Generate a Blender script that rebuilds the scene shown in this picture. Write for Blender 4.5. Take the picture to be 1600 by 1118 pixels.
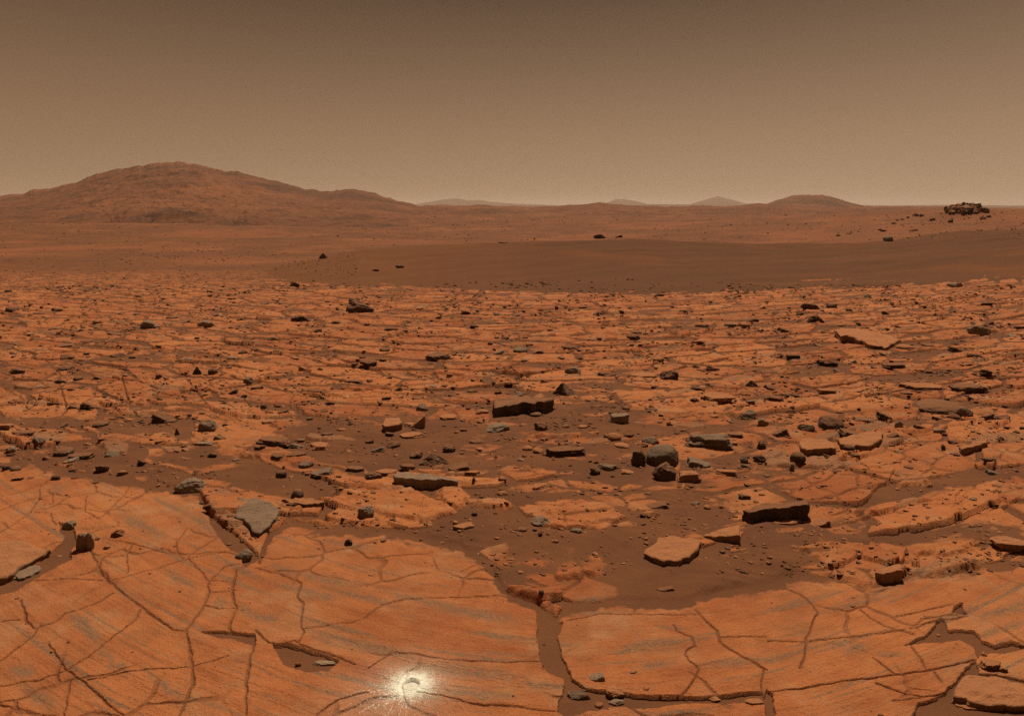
import bpy, math
import numpy as np
from math import radians
sc = bpy.context.scene
for _o in list(bpy.data.objects):
    bpy.data.objects.remove(_o)
RNG = np.random.default_rng(7)

# ------------------------------------------------------------------ camera
F = 1043.0            # focal length in photograph pixels (the photograph is 1600 wide)
CAM_Z = 2.0
HOR = 322.0           # row of the horizon
cd = bpy.data.cameras.new('camera')
cam = bpy.data.objects.new('camera', cd)
sc.collection.objects.link(cam)
cam.location = (0, 0, CAM_Z)
cam.rotation_euler = (radians(90), 0, 0)
cd.sensor_width = 36.0
cd.lens = 36.0 * F / 1600.0
cd.shift_y = -(559.0 - HOR) / 1600.0
cd.clip_start = 0.05
cd.clip_end = 20000
sc.camera = cam

# ------------------------------------------------------------------ sky, sun, exposure
SUN_EL, SUN_AZ = radians(60), radians(14)      # azimuth measured from +Y towards +X
w = bpy.data.worlds.new('World'); sc.world = w
w.use_nodes = True
nt = w.node_tree; nt.nodes.clear()
N = nt.nodes.new; L = nt.links.new
tc = N('ShaderNodeTexCoord'); sx = N('ShaderNodeSeparateXYZ')
L(tc.outputs['Generated'], sx.inputs[0])
ramp = N('ShaderNodeValToRGB')
L(sx.outputs['Z'], ramp.inputs['Fac'])
cr = ramp.color_ramp
def lin(c):
    return tuple(((v/255)/12.92 if v <= 10 else (((v/255)+.055)/1.055)**2.4) for v in c) + (1,)
stops = [(0.0, (166,134,102)), (0.03, (163,131,100)), (0.10, (149,119,90)), (0.17, (132,104,79)), (0.24, (113,88,67)),
         (0.295, (95,73,55)), (0.5, (80,62,47)), (1.0, (66,50,38))]
cr.elements[0].position = 0; cr.elements[0].color = lin(stops[0][1])
cr.elements[1].position = 1; cr.elements[1].color = lin(stops[-1][1])
for p, c in stops[1:-1]:
    e = cr.elements.new(p); e.color = lin(c)
# the dusty sky is greyer and brighter towards the sun's side
mr = N('ShaderNodeMapRange'); mr.inputs['From Min'].default_value = -0.62; mr.inputs['From Max'].default_value = 0.62
L(sx.outputs['X'], mr.inputs['Value'])
sidec = N('ShaderNodeMix'); sidec.data_type = 'RGBA'
sidec.inputs['A'].default_value = (0.89, 0.845, 0.80, 1); sidec.inputs['B'].default_value = (1.08, 1.10, 1.12, 1)
L(mr.outputs['Result'], sidec.inputs['Factor'])
mul = N('ShaderNodeMix'); mul.data_type = 'RGBA'; mul.blend_type = 'MULTIPLY'; mul.inputs['Factor'].default_value = 1
L(ramp.outputs['Color'], mul.inputs['A']); L(sidec.outputs['Result'], mul.inputs['B'])
bg = N('ShaderNodeBackground'); bg.inputs['Strength'].default_value = 1.0
L(mul.outputs['Result'], bg.inputs['Color'])
wo = N('ShaderNodeOutputWorld'); L(bg.outputs[0], wo.inputs['Surface'])

sd = bpy.data.lights.new('sun', 'SUN'); sun = bpy.data.objects.new('sun', sd)
sc.collection.objects.link(sun)
sd.energy = 4.35; sd.angle = radians(0.7); sd.color = (1.0, 0.92, 0.82)
sun.rotation_euler = (radians(90) - SUN_EL, 0, math.pi - SUN_AZ)
sun.location = (5, 30, 30)
vs = sc.view_settings
vs.view_transform = 'Standard'; vs.look = 'None'; vs.exposure = 0.0; vs.gamma = 1.0
sc.cycles.use_denoising = False
sc.cycles.sample_clamp_direct = 3; sc.cycles.sample_clamp_indirect = 1.5
sc.cycles.max_bounces = 4; sc.cycles.diffuse_bounces = 2; sc.cycles.volume_bounces = 1
sc.cycles.glossy_bounces = 1; sc.cycles.transmission_bounces = 0

# ------------------------------------------------------------------ noise and mesh helpers
def _hash(i, j, k, seed):
    with np.errstate(over='ignore'):
        h = (i.astype(np.int64)*73856093) ^ (j.astype(np.int64)*19349663) ^ (k.astype(np.int64)*83492791) ^ np.int64(seed*2654435761 % (2**31))
        h = (h ^ (h >> 13)) * np.int64(1274126177)
        h = h & 0x7fffffff
        h = ((h ^ (h >> 11)) * 668265263) & 0x7fffffff
        h = h ^ (h >> 15)
    return (h & 0xffffff).astype(np.float64) / float(0x1000000)
def _fade(t): return t*t*t*(t*(t*6-15)+10)
def pn(x, y, seed=0):
    """2-D gradient noise, about -1..1"""
    x0 = np.floor(x); y0 = np.floor(y)
    fx = x-x0; fy = y-y0; xi = x0.astype(np.int64); yi = y0.astype(np.int64)
    z = np.zeros_like(xi)
    def g(a, b):
        t = _hash(xi+a, yi+b, z, seed)*2*np.pi
        return np.cos(t)*(fx-a) + np.sin(t)*(fy-b)
    u = _fade(fx); v = _fade(fy)
    a = g(0,0); b = g(1,0); c = g(0,1); d = g(1,1)
    return 1.5*((a+(b-a)*u)*(1-v) + (c+(d-c)*u)*v)
def fbm(x, y, seed=0, octv=4, gain=0.5):
    s = 0; a = 1; n = 0
    for o in range(octv):
        s = s + a*pn(x*2**o, y*2**o, seed+o*17); n += a; a *= gain
    return s/n
def vn3(p, seed=0):
    """3-D value noise -1..1 of an (n,3) array"""
    f0 = np.floor(p); f = _fade(p-f0); i = f0.astype(np.int64)
    r = 0
    for a in (0,1):
        for b in (0,1):
            for c in (0,1):
                r = r + _hash(i[:,0]+a, i[:,1]+b, i[:,2]+c, seed)*(f[:,0] if a else 1-f[:,0])*(f[:,1] if b else 1-f[:,1])*(f[:,2] if c else 1-f[:,2])
    return r*2-1
def fbm3(p, seed=0, octv=3):
    s = 0; a = 1; n = 0
    for o in range(octv):
        s = s + a*vn3(p*2**o, seed+31*o); n += a; a *= .5
    return s/n
def sstep(a, b, x):
    t = np.clip((x-a)/(b-a), 0, 1)
    return t*t*(3-2*t)
def voronoi(x, y, seed=0, jit=0.85):
    """F1 cell id hash, cell centre, distance to the nearest cell border"""
    xi = np.floor(x).astype(np.int64); yi = np.floor(y).astype(np.int64)
    z = np.zeros_like(xi)
    d1 = np.full(x.shape, 1e9); cx = np.zeros_like(x); cy = np.zeros_like(x); ids = np.zeros_like(x)
    pts = []
    for a in (-1,0,1):
        for b in (-1,0,1):
            px = xi+a+.5+jit*(_hash(xi+a, yi+b, z, seed)-.5)
            py = yi+b+.5+jit*(_hash(xi+a, yi+b, z, seed+5)-.5)
            d = (px-x)**2+(py-y)**2
            m = d < d1
            d1 = np.where(m, d, d1); cx = np.where(m, px, cx); cy = np.where(m, py, cy)
            ids = np.where(m, _hash(xi+a, yi+b, z, seed+9), ids)
            pts.append((px, py))
    e = np.full(x.shape, 1e9)
    for px, py in pts:
        dx = px-cx; dy = py-cy; l2 = dx*dx+dy*dy
        q = (((px+cx)*.5-x)*dx + ((py+cy)*.5-y)*dy)/np.sqrt(np.maximum(l2, 1e-9))
        e = np.where(l2 > 1e-6, np.minimum(e, q), e)
    return ids, cx, cy, e
def rnd(ids, k):
    v = np.sin(ids*(917.13+k*131.7)+k*3.1)*43758.5453
    return v-np.floor(v)

def mesh_from(name, co, faces, mat=None, smooth=True):
    """co (n,3); faces (m,3) or (m,4) index array"""
    me = bpy.data.meshes.new(name)
    n = len(co); m = len(faces); k = faces.shape[1]
    me.vertices.add(n); me.vertices.foreach_set('co', np.ascontiguousarray(co, dtype=np.float32).ravel())
    me.loops.add(m*k); me.loops.foreach_set('vertex_index', np.ascontiguousarray(faces, dtype=np.int32).ravel())
    me.polygons.add(m); me.polygons.foreach_set('loop_start', np.arange(0, m*k, k, dtype=np.int32))
    if smooth: me.polygons.foreach_set('use_smooth', np.ones(m, dtype=bool))
    me.update(calc_edges=True)
    if mat: me.materials.append(mat)
    return me
def link(name, me, label=None, cat=None, group=None, kind=None):
    o = bpy.data.objects.new(name, me); sc.collection.objects.link(o)
    if label: o['label'] = label
    if cat: o['category'] = cat
    if group: o['group'] = group
    o['kind'] = kind or 'thing'
    return o
def grid_faces(nr, nc):
    i = np.arange((nr-1)*nc).reshape(nr-1, nc)[:, :-1].ravel()
    return np.stack([i, i+1, i+1+nc, i+nc], 1)
def set_attr(me, name, arr):
    a = me.color_attributes.new(name, 'FLOAT_COLOR', 'POINT')
    a.data.foreach_set('color', np.ascontiguousarray(arr, dtype=np.float32).ravel())

# ------------------------------------------------------------------ lie of the land
MOUND = (49.2, 72.0)      # the low rise under the far right rubble heap
def zbase(x, y):
    yy = np.maximum(y, 0)
    z = -1.75*np.tanh(yy/31.5)
    xr = np.maximum(x, 0)
    rise = 0.00118*xr*xr
    rise = 3.8*np.tanh(rise/3.8)*(1-sstep(90, 170, yy))
    mound = 1.35*np.exp(-((x-MOUND[0])/2.4)**2-((yy-MOUND[1])/3.5)**2)
    return z+rise+mound
def ground_at(px, py):
    """where the line of sight through photograph pixel (px, py) meets the lie of the land"""
    v = (np.asarray(py, float)-HOR)/F; u = (np.asarray(px, float)-800)/F
    lo = np.full(v.shape, 0.8); hi = np.full(v.shape, 400.0)
    y = lo.copy(); found = np.zeros(v.shape, bool)
    ts = np.geomspace(1.0, 400, 500)
    prev = 1.0
    for t in ts:                      # first crossing along the ray
        below = (CAM_Z-v*t) <= zbase(u*t, np.full(v.shape, t))
        new = below & ~found
        lo = np.where(new, prev, lo); hi = np.where(new, t, hi)
        found |= below; prev = t
    for _ in range(40):
        mid = .5*(lo+hi)
        below = (CAM_Z-v*mid) <= zbase(u*mid, mid)
        hi = np.where(below, mid, hi); lo = np.where(below, lo, mid)
    return u*hi, hi
def chart(x, y):
    """photograph pixel of a point on the smooth lie of the land"""
    yy = np.maximum(y, .6)
    return 800+F*x/yy, HOR+F*(CAM_Z-zbase(x, yy))/yy

# ------------------------------------------------------------------ materials
def new_mat(name):
    m = bpy.data.materials.new(name); m.use_nodes = True
    n = m.node_tree; n.nodes.clear()
    out = n.nodes.new('ShaderNodeOutputMaterial'); b = n.nodes.new('ShaderNodeBsdfPrincipled')
    b.inputs['Roughness'].default_value = 0.95
    b.inputs['Specular IOR Level'].default_value = 0.08
    n.links.new(b.outputs[0], out.inputs[0])
    return m, n, b
def nnoise(n, scale, detail=4, vec=None, rough=.55):
    t = n.nodes.new('ShaderNodeTexNoise'); t.inputs['Scale'].default_value = scale
    t.inputs['Detail'].default_value = detail; t.inputs['Roughness'].default_value = rough
    if vec: n.links.new(vec, t.inputs['Vector'])
    return t.outputs['Fac']
def nmap(n, v, a, b, c=0., d=1.):
    t = n.nodes.new('ShaderNodeMapRange'); n.links.new(v, t.inputs['Value'])
    for k, q in zip(('From Min','From Max','To Min','To Max'), (a,b,c,d)): t.inputs[k].default_value = q
    return t.outputs['Result']
def nmix(n, f, a, b, mode='MIX'):
    t = n.nodes.new('ShaderNodeMix'); t.data_type = 'RGBA'; t.blend_type = mode
    for key, q in (('Factor', f), ('A', a), ('B', b)):
        if isinstance(q, (int, float)): t.inputs[key].default_value = q
        elif isinstance(q, tuple): t.inputs[key].default_value = q if len(q) == 4 else q+(1,)
        else: n.links.new(q, t.inputs[key])
    return t.outputs['Result']
def nmath(n, op, a, b=0.0):
    t = n.nodes.new('ShaderNodeMath'); t.operation = op
    for i, q in enumerate((a, b)):
        if isinstance(q, (int, float)): t.inputs[i].default_value = q
        else: n.links.new(q, t.inputs[i])
    return t.outputs[0]
def objvec(n, scale=None):
    t = n.nodes.new('ShaderNodeTexCoord')
    if not scale: return t.outputs['Object']
    m = n.nodes.new('ShaderNodeMapping'); m.inputs['Scale'].default_value = scale
    n.links.new(t.outputs['Object'], m.inputs['Vector'])
    return m.outputs['Vector']
def nbump(n, b, h, strength, dist):
    t = n.nodes.new('ShaderNodeBump'); t.inputs['Strength'].default_value = strength; t.inputs['Distance'].default_value = dist
    n.links.new(h, t.inputs['Height']); n.links.new(t.outputs[0], b.inputs['Normal'])

ORANGE_HI = (0.50, 0.164, 0.049); ORANGE_LO = (0.325, 0.090, 0.027); TAN = (0.43, 0.205, 0.086)
GREY = (0.190, 0.113, 0.060); SAND = (0.146, 0.055, 0.0215); SAND_RED = (0.215, 0.074, 0.026); DUNE = (0.122, 0.055, 0.026)

def ground_material():
    m, n, b = new_mat('fractured_bedrock')
    at = n.nodes.new('ShaderNodeAttribute'); at.attribute_name = 'mask'
    sp = n.nodes.new('ShaderNodeSeparateColor'); n.links.new(at.outputs['Color'], sp.inputs[0])
    sand, grey, pale = sp.outputs[0], sp.outputs[1], sp.outputs[2]
    tint = at.outputs['Alpha']
    v = objvec(n)
    big = nnoise(n, 1.3, 5, v); mid = nnoise(n, 9, 5, v); fine = nnoise(n, 70, 4, v, .65); grit = nnoise(n, 220, 2, v, .6)
    k = nmath(n, 'ADD', nmath(n, 'MULTIPLY', big, .35), nmath(n, 'ADD', nmath(n, 'MULTIPLY', mid, .45), nmath(n, 'MULTIPLY', fine, .35)))
    k = nmath(n, 'ADD', k, nmath(n, 'MULTIPLY', nmath(n, 'SUBTRACT', tint, .5), .75))
    rock = nmix(n, nmap(n, k, .36, .78), ORANGE_LO, ORANGE_HI)
    rock = nmix(n, nmap(n, nnoise(n, 3.1, 6, v, .65), .50, .72, 0, .75), rock, TAN)
    gmask = nmath(n, 'MULTIPLY', grey, nmap(n, nnoise(n, 60, 5, v, .8), .40, .53))
    rock = nmix(n, gmask, rock, GREY)
    pits = nmap(n, nnoise(n, 80, 4, v, .75), .61, .69)
    rock = nmix(n, nmath(n, 'MULTIPLY', pits, .62), rock, (.10, .045, .02))
    rock = nmix(n, nmap(n, grit, .54, .70, 0, .5), rock, (.50, .23, .10))
    sd_ = nmix(n, nmap(n, nnoise(n, 2.2, 5, v), .4, .66), SAND, SAND_RED)
    sd_ = nmix(n, nmap(n, grit, .35, .7), sd_, (.125, .05, .021))
    col = nmix(n, sand, rock, sd_)
    col = nmix(n, pale, col, (.95, .87, .64))
    pa = n.nodes.new('ShaderNodeAttribute'); pa.attribute_name = 'plain'
    spk = nmath(n, 'ADD', nmap(n, nnoise(n, .9, 4, v, .75), .60, .70), nmath(n, 'MULTIPLY', nmap(n, nnoise(n, .17, 6, v, .75), .55, .68), .6))
    col = nmix(n, nmath(n, 'MULTIPLY', nmath(n, 'MULTIPLY', spk, pa.outputs['Fac']), .6), col, (.085,.038,.018))
    n.links.new(col, b.inputs['Base Color'])
    hh = nmath(n, 'ADD', nmath(n, 'MULTIPLY', mid, .6), nmath(n, 'MULTIPLY', fine, .5))
    hh = nmath(n, 'ADD', hh, nmath(n, 'MULTIPLY', grit, .34))
    hh = nmath(n, 'MULTIPLY', hh, nmap(n, sand, 0, 1, 1, .6))
    nbump(n, b, hh, .9, .025)
    return m
def plain_material(name, c1, c2, c3, s1, s2, bump, bd, stretch=None):
    m, n, b = new_mat(name)
    v = objvec(n, stretch)
    a1 = nnoise(n, s1, 6, v, .6); a2 = nnoise(n, s2, 6, v, .65)
    col = nmix(n, nmap(n, a1, .38, .64), c1, c2)
    col = nmix(n, nmap(n, a2, .52, .70), col, c3)
    spk = nmap(n, nnoise(n, s2*6, 5, v, .8), .55, .66)
    col = nmix(n, nmath(n, 'MULTIPLY', spk, .28), col, tuple(q*.55 for q in c3))
    n.links.new(col, b.inputs['Base Color'])
    nbump(n, b, nmath(n, 'ADD', a1, nmath(n, 'ADD', a2, nmath(n, 'MULTIPLY', spk, .3))), bump, bd)
    return m
def rock_material(name, base, base2, dustc, lo, hi, dust_amt, patch):
    """weathered stone: rough broken sides, a coat of dust on the faces that look up"""
    m, n, b = new_mat(name)
    v = objvec(n)
    oi = n.nodes.new('ShaderNodeObjectInfo')
    geo = n.nodes.new('ShaderNodeNewGeometry')
    va = n.nodes.new('ShaderNodeVectorMath'); va.operation = 'MULTIPLY_ADD'
    n.links.new(geo.outputs['Position'], va.inputs[0]); va.inputs[1].default_value = (1,1,1)
    cmb = n.nodes.new('ShaderNodeCombineXYZ'); n.links.new(nmath(n, 'MULTIPLY', oi.outputs['Random'], 37.), cmb.inputs[0])
    n.links.new(cmb.outputs[0], va.inputs[2]); p = va.outputs[0]
    n1 = nnoise(n, 9, 6, p, .65); n2 = nnoise(n, 45, 5, p, .7); n3 = nnoise(n, 150, 3, p, .6)
    col = nmix(n, nmap(n, n1, .35, .65), base, base2)
    col = nmix(n, nmap(n, n2, .55, .72, 0, .6), col, patch)
    hs = n.nodes.new('ShaderNodeHueSaturation'); n.links.new(col, hs.inputs['Color'])
    n.links.new(nmap(n, oi.outputs['Random'], 0, 1, .7, 1.35), hs.inputs['Value'])
    col = hs.outputs[0]
    sep = n.nodes.new('ShaderNodeSeparateXYZ'); n.links.new(geo.outputs['Normal'], sep.inputs[0])
    up = nmath(n, 'ADD', sep.outputs['Z'], nmath(n, 'MULTIPLY', nmath(n, 'SUBTRACT', n2, .5), .9))
    dm = nmath(n, 'MULTIPLY', nmap(n, up, lo, hi), dust_amt)
    col = nmix(n, dm, col, dustc)
    col = nmix(n, nmap(n, n3, .60, .72, 0, .45), col, (.06, .033, .018))
    n.links.new(col, b.inputs['Base Color'])
    hh = nmath(n, 'ADD', n1, nmath(n, 'ADD', nmath(n, 'MULTIPLY', n2, .5), nmath(n, 'MULTIPLY', n3, .2)))
    nbump(n, b, hh, 1.0, .028)
    return m
M_GROUND = ground_material()
M_ROCK = {
 'dark': rock_material('dark_stone', (.066,.041,.026), (.098,.060,.037), (.30,.115,.044), .50, .95, .72, (.14,.09,.055)),
 'grey': rock_material('grey_stone', (.190,.120,.071), (.255,.168,.102), (.30,.145,.068), .72, 1.1, .45, (.085,.056,.036)),
 'tan':  rock_material('dusty_stone', (.20,.105,.052), (.27,.130,.058), (.40,.150,.056), .42, .85, .90, (.13,.075,.042)),
}

# ------------------------------------------------------------------ traced cracks, sand floors, weathered streaks (photograph pixels)
CRACKS = [  # width in metres, then the points
(.010,(0,1072),(60,1061),(105,1044),(125,1032),(155,1012),(175,996),(212,967),(220,952)),
(.016,(142,860),(160,897),(175,911),(217,945),(250,970),(270,982),(290,986),(300,970),(315,952),(325,932),(326,910),(350,887),(375,882)),
(.010,(172,907),(245,888),(295,873),(375,858)),
(.014,(30,937),(40,960),(41,970),(55,982),(82,975),(100,960),(125,952),(155,940),(175,927)),
(.008,(0,970),(41,966)),
(.016,(0,1032),(30,1010),(55,990),(62,978)),
(.008,(75,1005),(105,1045),(132,1065),(150,1080),(172,1102),(192,1118)),
(.007,(137,1061),(187,1051),(232,1044),(300,1041),(355,1024)),
(.018,(291,988),(297,1010),(300,1047),(302,1067),(292,1092),(280,1118)),
(.018,(370,892),(362,922),(369,952),(357,980),(372,1000),(397,1007)),
(.006,(325,908),(360,910)),(.007,(325,926),(362,924)),(.012,(322,945),(345,951),(368,950)),
(.014,(397,1007),(389,1035),(385,1067),(385,1118)),
(.007,(0,832),(47,802),(61,780),(62,760),(75,750),(100,732)),
(.006,(47,802),(80,801)),(.006,(80,801),(81,812),(88,820)),
(.006,(0,776),(30,770),(67,756),(120,740)),
(.009,(147,747),(150,767),(175,776),(215,779),(237,757)),
(.009,(205,752),(195,772),(160,807),(130,812)),
(.006,(135,775),(132,800),(155,812)),(.006,(62,790),(82,788),(82,770)),
(.008,(160,840),(225,855),(292,873)),(.006,(292,827),(275,847),(277,860),(285,872)),
(.007,(142,865),(170,870),(197,868),(206,852)),(.006,(197,868),(200,895)),
(.007,(295,873),(315,895),(325,908)),(.006,(0,900),(60,905),(100,903),(172,907)),
(.006,(100,1118),(105,1088),(110,1062)),(.006,(0,1100),(50,1112),(90,1118)),
(.010,(400,888),(437,897),(471,910),(464,932),(475,942),(471,960),(471,980),(475,988),(466,1007)),
(.006,(475,981),(512,976),(550,971),(570,965),(595,946),(637,935),(675,934),(797,930)),
(.012,(400,985),(420,1005),(440,1009),(460,1003),(468,1009),(512,1022),(555,1038)),
(.008,(575,1045),(610,1019),(650,1024),(700,1031),(790,1034),(850,1030)),
(.009,(652,1080),(687,1086),(725,1096),(762,1102),(797,1104),(870,1112)),
(.010,(495,1115),(530,1092),(575,1082)),(.006,(720,895),(742,885),(775,895)),
(.012,(838,942),(843,1000),(849,1045)),
(.012,(885,968),(937,958),(1012,959),(1087,961)),
(.011,(1052,975),(1057,985),(1082,996),(1085,1007),(1072,1015),(1070,1022),(1077,1032),(1092,1047),(1082,1067),(1067,1087)),
(.016,(1085,952),(1120,985),(1125,1002),(1155,1022),(1197,1047)),
(.012,(1192,1047),(1190,1080)),(.006,(1125,995),(1197,993)),(.006,(990,955),(995,935)),
(.013,(1200,907),(1250,927),(1272,945),(1277,957),(1260,995),(1260,1010),(1256,1030),(1250,1045)),
(.010,(1200,1000),(1257,1002),(1335,995),(1412,985)),
(.010,(1345,952),(1360,967),(1390,982),(1430,992)),
(.012,(1200,1080),(1245,1077),(1300,1067),(1375,1057),(1450,1045),(1525,1030)),
(.008,(1365,1027),(1397,1052)),(.010,(1425,1010),(1450,1045)),(.016,(1370,1067),(1412,1082),(1445,1089),(1482,1082)),
(.010,(1422,982),(1470,970),(1512,962)),(.006,(1400,965),(1490,945)),(.007,(1460,1047),(1470,1065)),
(.006,(1395,1095),(1440,1090)),(.009,(1300,805),(1370,775),(1392,745),(1398,735)),(.009,(1392,745),(1450,748)),
(.010,(1325,765),(1365,775),(1410,785)),(.008,(1385,770),(1392,750)),
(.010,(95,620),(60,640),(0,650)),(.03,(90,590),(105,640),(85,662)),(.035,(190,590),(205,640),(225,660)),(.02,(95,620),(200,618),(300,621),(330,618)),
(.025,(290,590),(330,640),(380,660)),(.02,(220,590),(245,605),(290,590)),
(.03,(70,560),(95,585),(90,600),(0,605)),(.02,(150,505),(200,520),(230,523)),
]
SANDY = [  # floors of loose sand between the slabs
((838,942),(868,967),(882,970),(870,995),(877,1015),(887,1045),(892,1060),(917,1075),(900,1082),(882,1072),(880,1060),(857,1051),(849,1045),(845,1022),(841,990),(840,960)),
((882,1072),(920,1075),(990,1085),(1062,1089),(1150,1082),(1190,1080),(1200,1098),(1100,1100),(975,1106),(920,1110),(907,1117),(880,1117),(867,1110)),
((1412,1010),(1445,992),(1467,965),(1477,970),(1485,987),(1525,987),(1535,1002),(1555,1010),(1575,1000),(1598,1007),(1600,1015),(1562,1022),(1535,1020),(1525,1027),(1522,1010),(1500,1000),(1445,1002)),
((1485,1072),(1505,1050),(1525,1030),(1532,1050),(1640,1067),(1640,1130),(1410,1130),(1437,1100),(1475,1085)),
((1487,957),(1497,942),(1512,960)),
((88,815),(115,822),(122,847),(114,857),(112,872),(82,887),(50,904),(20,922),(-20,930),(-20,900),(57,880),(82,860),(100,840)),
((-20,888),(40,880),(60,900),(20,922),(-20,935)),
((60,730),(100,715),(175,738),(235,750),(282,760),(320,772),(325,765),(275,750),(250,732),(175,730),(137,715),(100,700),(40,715)),
((370,805),(395,830),(402,872),(385,887),(375,872),(340,838),(322,800),(345,800)),
((425,1004),(450,1006),(468,1012),(530,1034),(520,1046),(480,1050),(445,1036)),
((312,985),(350,985),(400,990),(400,1004),(350,998)),
((400,865),(412,828),(430,800),(440,790),(520,795),(535,805),(600,812),(640,822),(600,830),(530,822),(470,818),(430,828),(420,850)),
((1195,1075),(1205,1085),(1215,1118),(1195,1130)),
]
STREAKS = [  # bared grey rock: x, y, half length, half width, slope in degrees
(510,905,60,7,12),(480,925,50,7,14),(650,935,50,6,12),(740,958,70,8,9),(415,965,25,7,15),(540,1000,60,7,18),(590,1012,50,7,12),
(720,1048,90,9,6),(740,1085,60,7,6),(1025,1040,30,6,-5),(1140,1035,45,7,-6),(1480,880,26,7,-15),(1580,950,60,9,-18),(1570,982,40,7,-18),
(1340,1014,24,6,-5),(1390,1022,24,4,2),(1200,1030,40,5,-3),(1250,938,30,5,-8),(135,982,45,8,45),(175,1030,36,6,40),(255,1070,40,7,40),
(345,940,14,7,10),(385,955,20,6,35),(280,905,30,6,30),(195,925,25,4,40),(30,1048,24,11,0),(60,1085,30,12,30),(442,890,22,7,20),(950,935,50,6,-3),
(1440,890,30,7,-18),(690,945,40,5,10),(850,1070,40,5,4),(220,820,40,9,28),(350,770,14,6,0),(320,820,40,12,30),(90,765,12,8,20),
(180,705,30,12,0),(232,735,28,9,10),(540,850,40,5,10),(1050,980,24,3,4),(1330,945,60,4,-12),(560,930,60,5,14)]
BLOBS = [  # deeper drifts: x, y, half width, half height, extra depth (m)
(60,680,180,26,.05),(200,690,140,34,.06),(300,735,110,22,.07),(460,762,90,26,.08),(560,702,120,26,.05),(620,715,210,34,.06),(770,690,160,40,.06),
(750,760,120,55,.08),(760,830,50,40,.07),(900,700,200,44,.05),(880,752,150,46,.07),(940,850,150,60,.10),(1010,892,230,40,.08),(820,885,50,40,.07),
(1150,765,120,45,.05),(1240,826,260,16,.08),(1500,838,190,22,.08),(1560,738,70,26,.08),(1000,608,150,20,.05),(900,655,150,34,.06),(660,680,120,30,.05),
(1000,745,150,40,.06),(1330,875,170,12,.06),(1130,880,110,40,.07),(1430,640,120,26,.04),(1350,530,60,22,.05),(250,665,90,18,.06),(210,585,40,20,.03),
(560,600,60,16,.04),(1290,560,40,20,.03),(1220,720,50,40,.05),(1560,520,60,16,.04),(650,440,120,10,.06),(560,452,80,8,.05),(1320,842,200,10,.05)]
OUTCROPS = [
((515,772),(545,765),(600,755),(640,762),(668,775),(700,790),(720,803),(700,812),(660,822),(640,818),(590,805),(560,800),(530,790)),
((825,793),(840,784),(880,783),(930,787),(965,797),(985,812),(960,820),(900,826),(870,815),(840,803)),
((735,788),(790,783),(810,790),(790,803),(750,800)),((680,768),(720,765),(738,782),(715,802),(690,790)),((995,800),(1040,802),(1030,815),(1000,812)),
((1235,856),(1300,850),(1350,852),(1420,855),(1400,870),(1330,876),(1270,872)),((1430,895),(1460,880),(1530,872),(1540,888),(1480,898),(1440,906)),
((855,895),(905,887),(945,895),(920,905),(860,912)),((1420,862),(1500,848),(1560,845),(1500,868),(1430,874)),((150,690),(180,685),(205,697),(200,713),(160,714)),
((1320,800),(1380,782),(1450,776),(1478,782),(1420,792),(1350,806)),((1290,735),(1340,722),(1390,712),(1395,722),(1340,735)),((1300,815),(1350,800),(1380,800),(1360,812),(1310,820)),
((1400,740),(1470,735),(1455,755),(1400,760)),((410,680),(450,705),(500,722),(480,732),(420,722),(370,716)),((700,640),(730,640),(770,652),(765,665),(720,662)),
]
FG_X = [-400,0,60,100,150,235,310,330,375,405,420,450,500,600,650,720,770,795,838,870,885,950,1060,1120,1200,1240,1330,1350,1430,1600,2000]
FG_Y = [735,722,712,726,738,750,766,800,840,870,832,805,822,822,832,848,888,925,940,962,942,930,938,922,905,892,905,915,892,872,850]
HOLE_PX = (643, 1068)
hx, hy = [float(q) for q in ground_at(*HOLE_PX)]
HOLE_R = 0.037

def seg_dist(x, y, pts):
    d = np.full(x.shape, 1e9)
    for (ax, ay), (bx, by) in zip(pts[:-1], pts[1:]):
        dx, dy = bx-ax, by-ay
        t = np.clip(((x-ax)*dx+(y-ay)*dy)/(dx*dx+dy*dy+1e-12), 0, 1)
        d = np.minimum(d, np.hypot(x-ax-t*dx, y-ay-t*dy))
    return d
def in_poly(x, y, pts):
    c = np.zeros(x.shape, bool)
    for (ax, ay), (bx, by) in zip(pts, pts[1:]+pts[:1]):
        if by == ay: continue
        c ^= ((ay > y) != (by > y)) & (x < (bx-ax)*(y-ay)/(by-ay)+ax)
    return c

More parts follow.
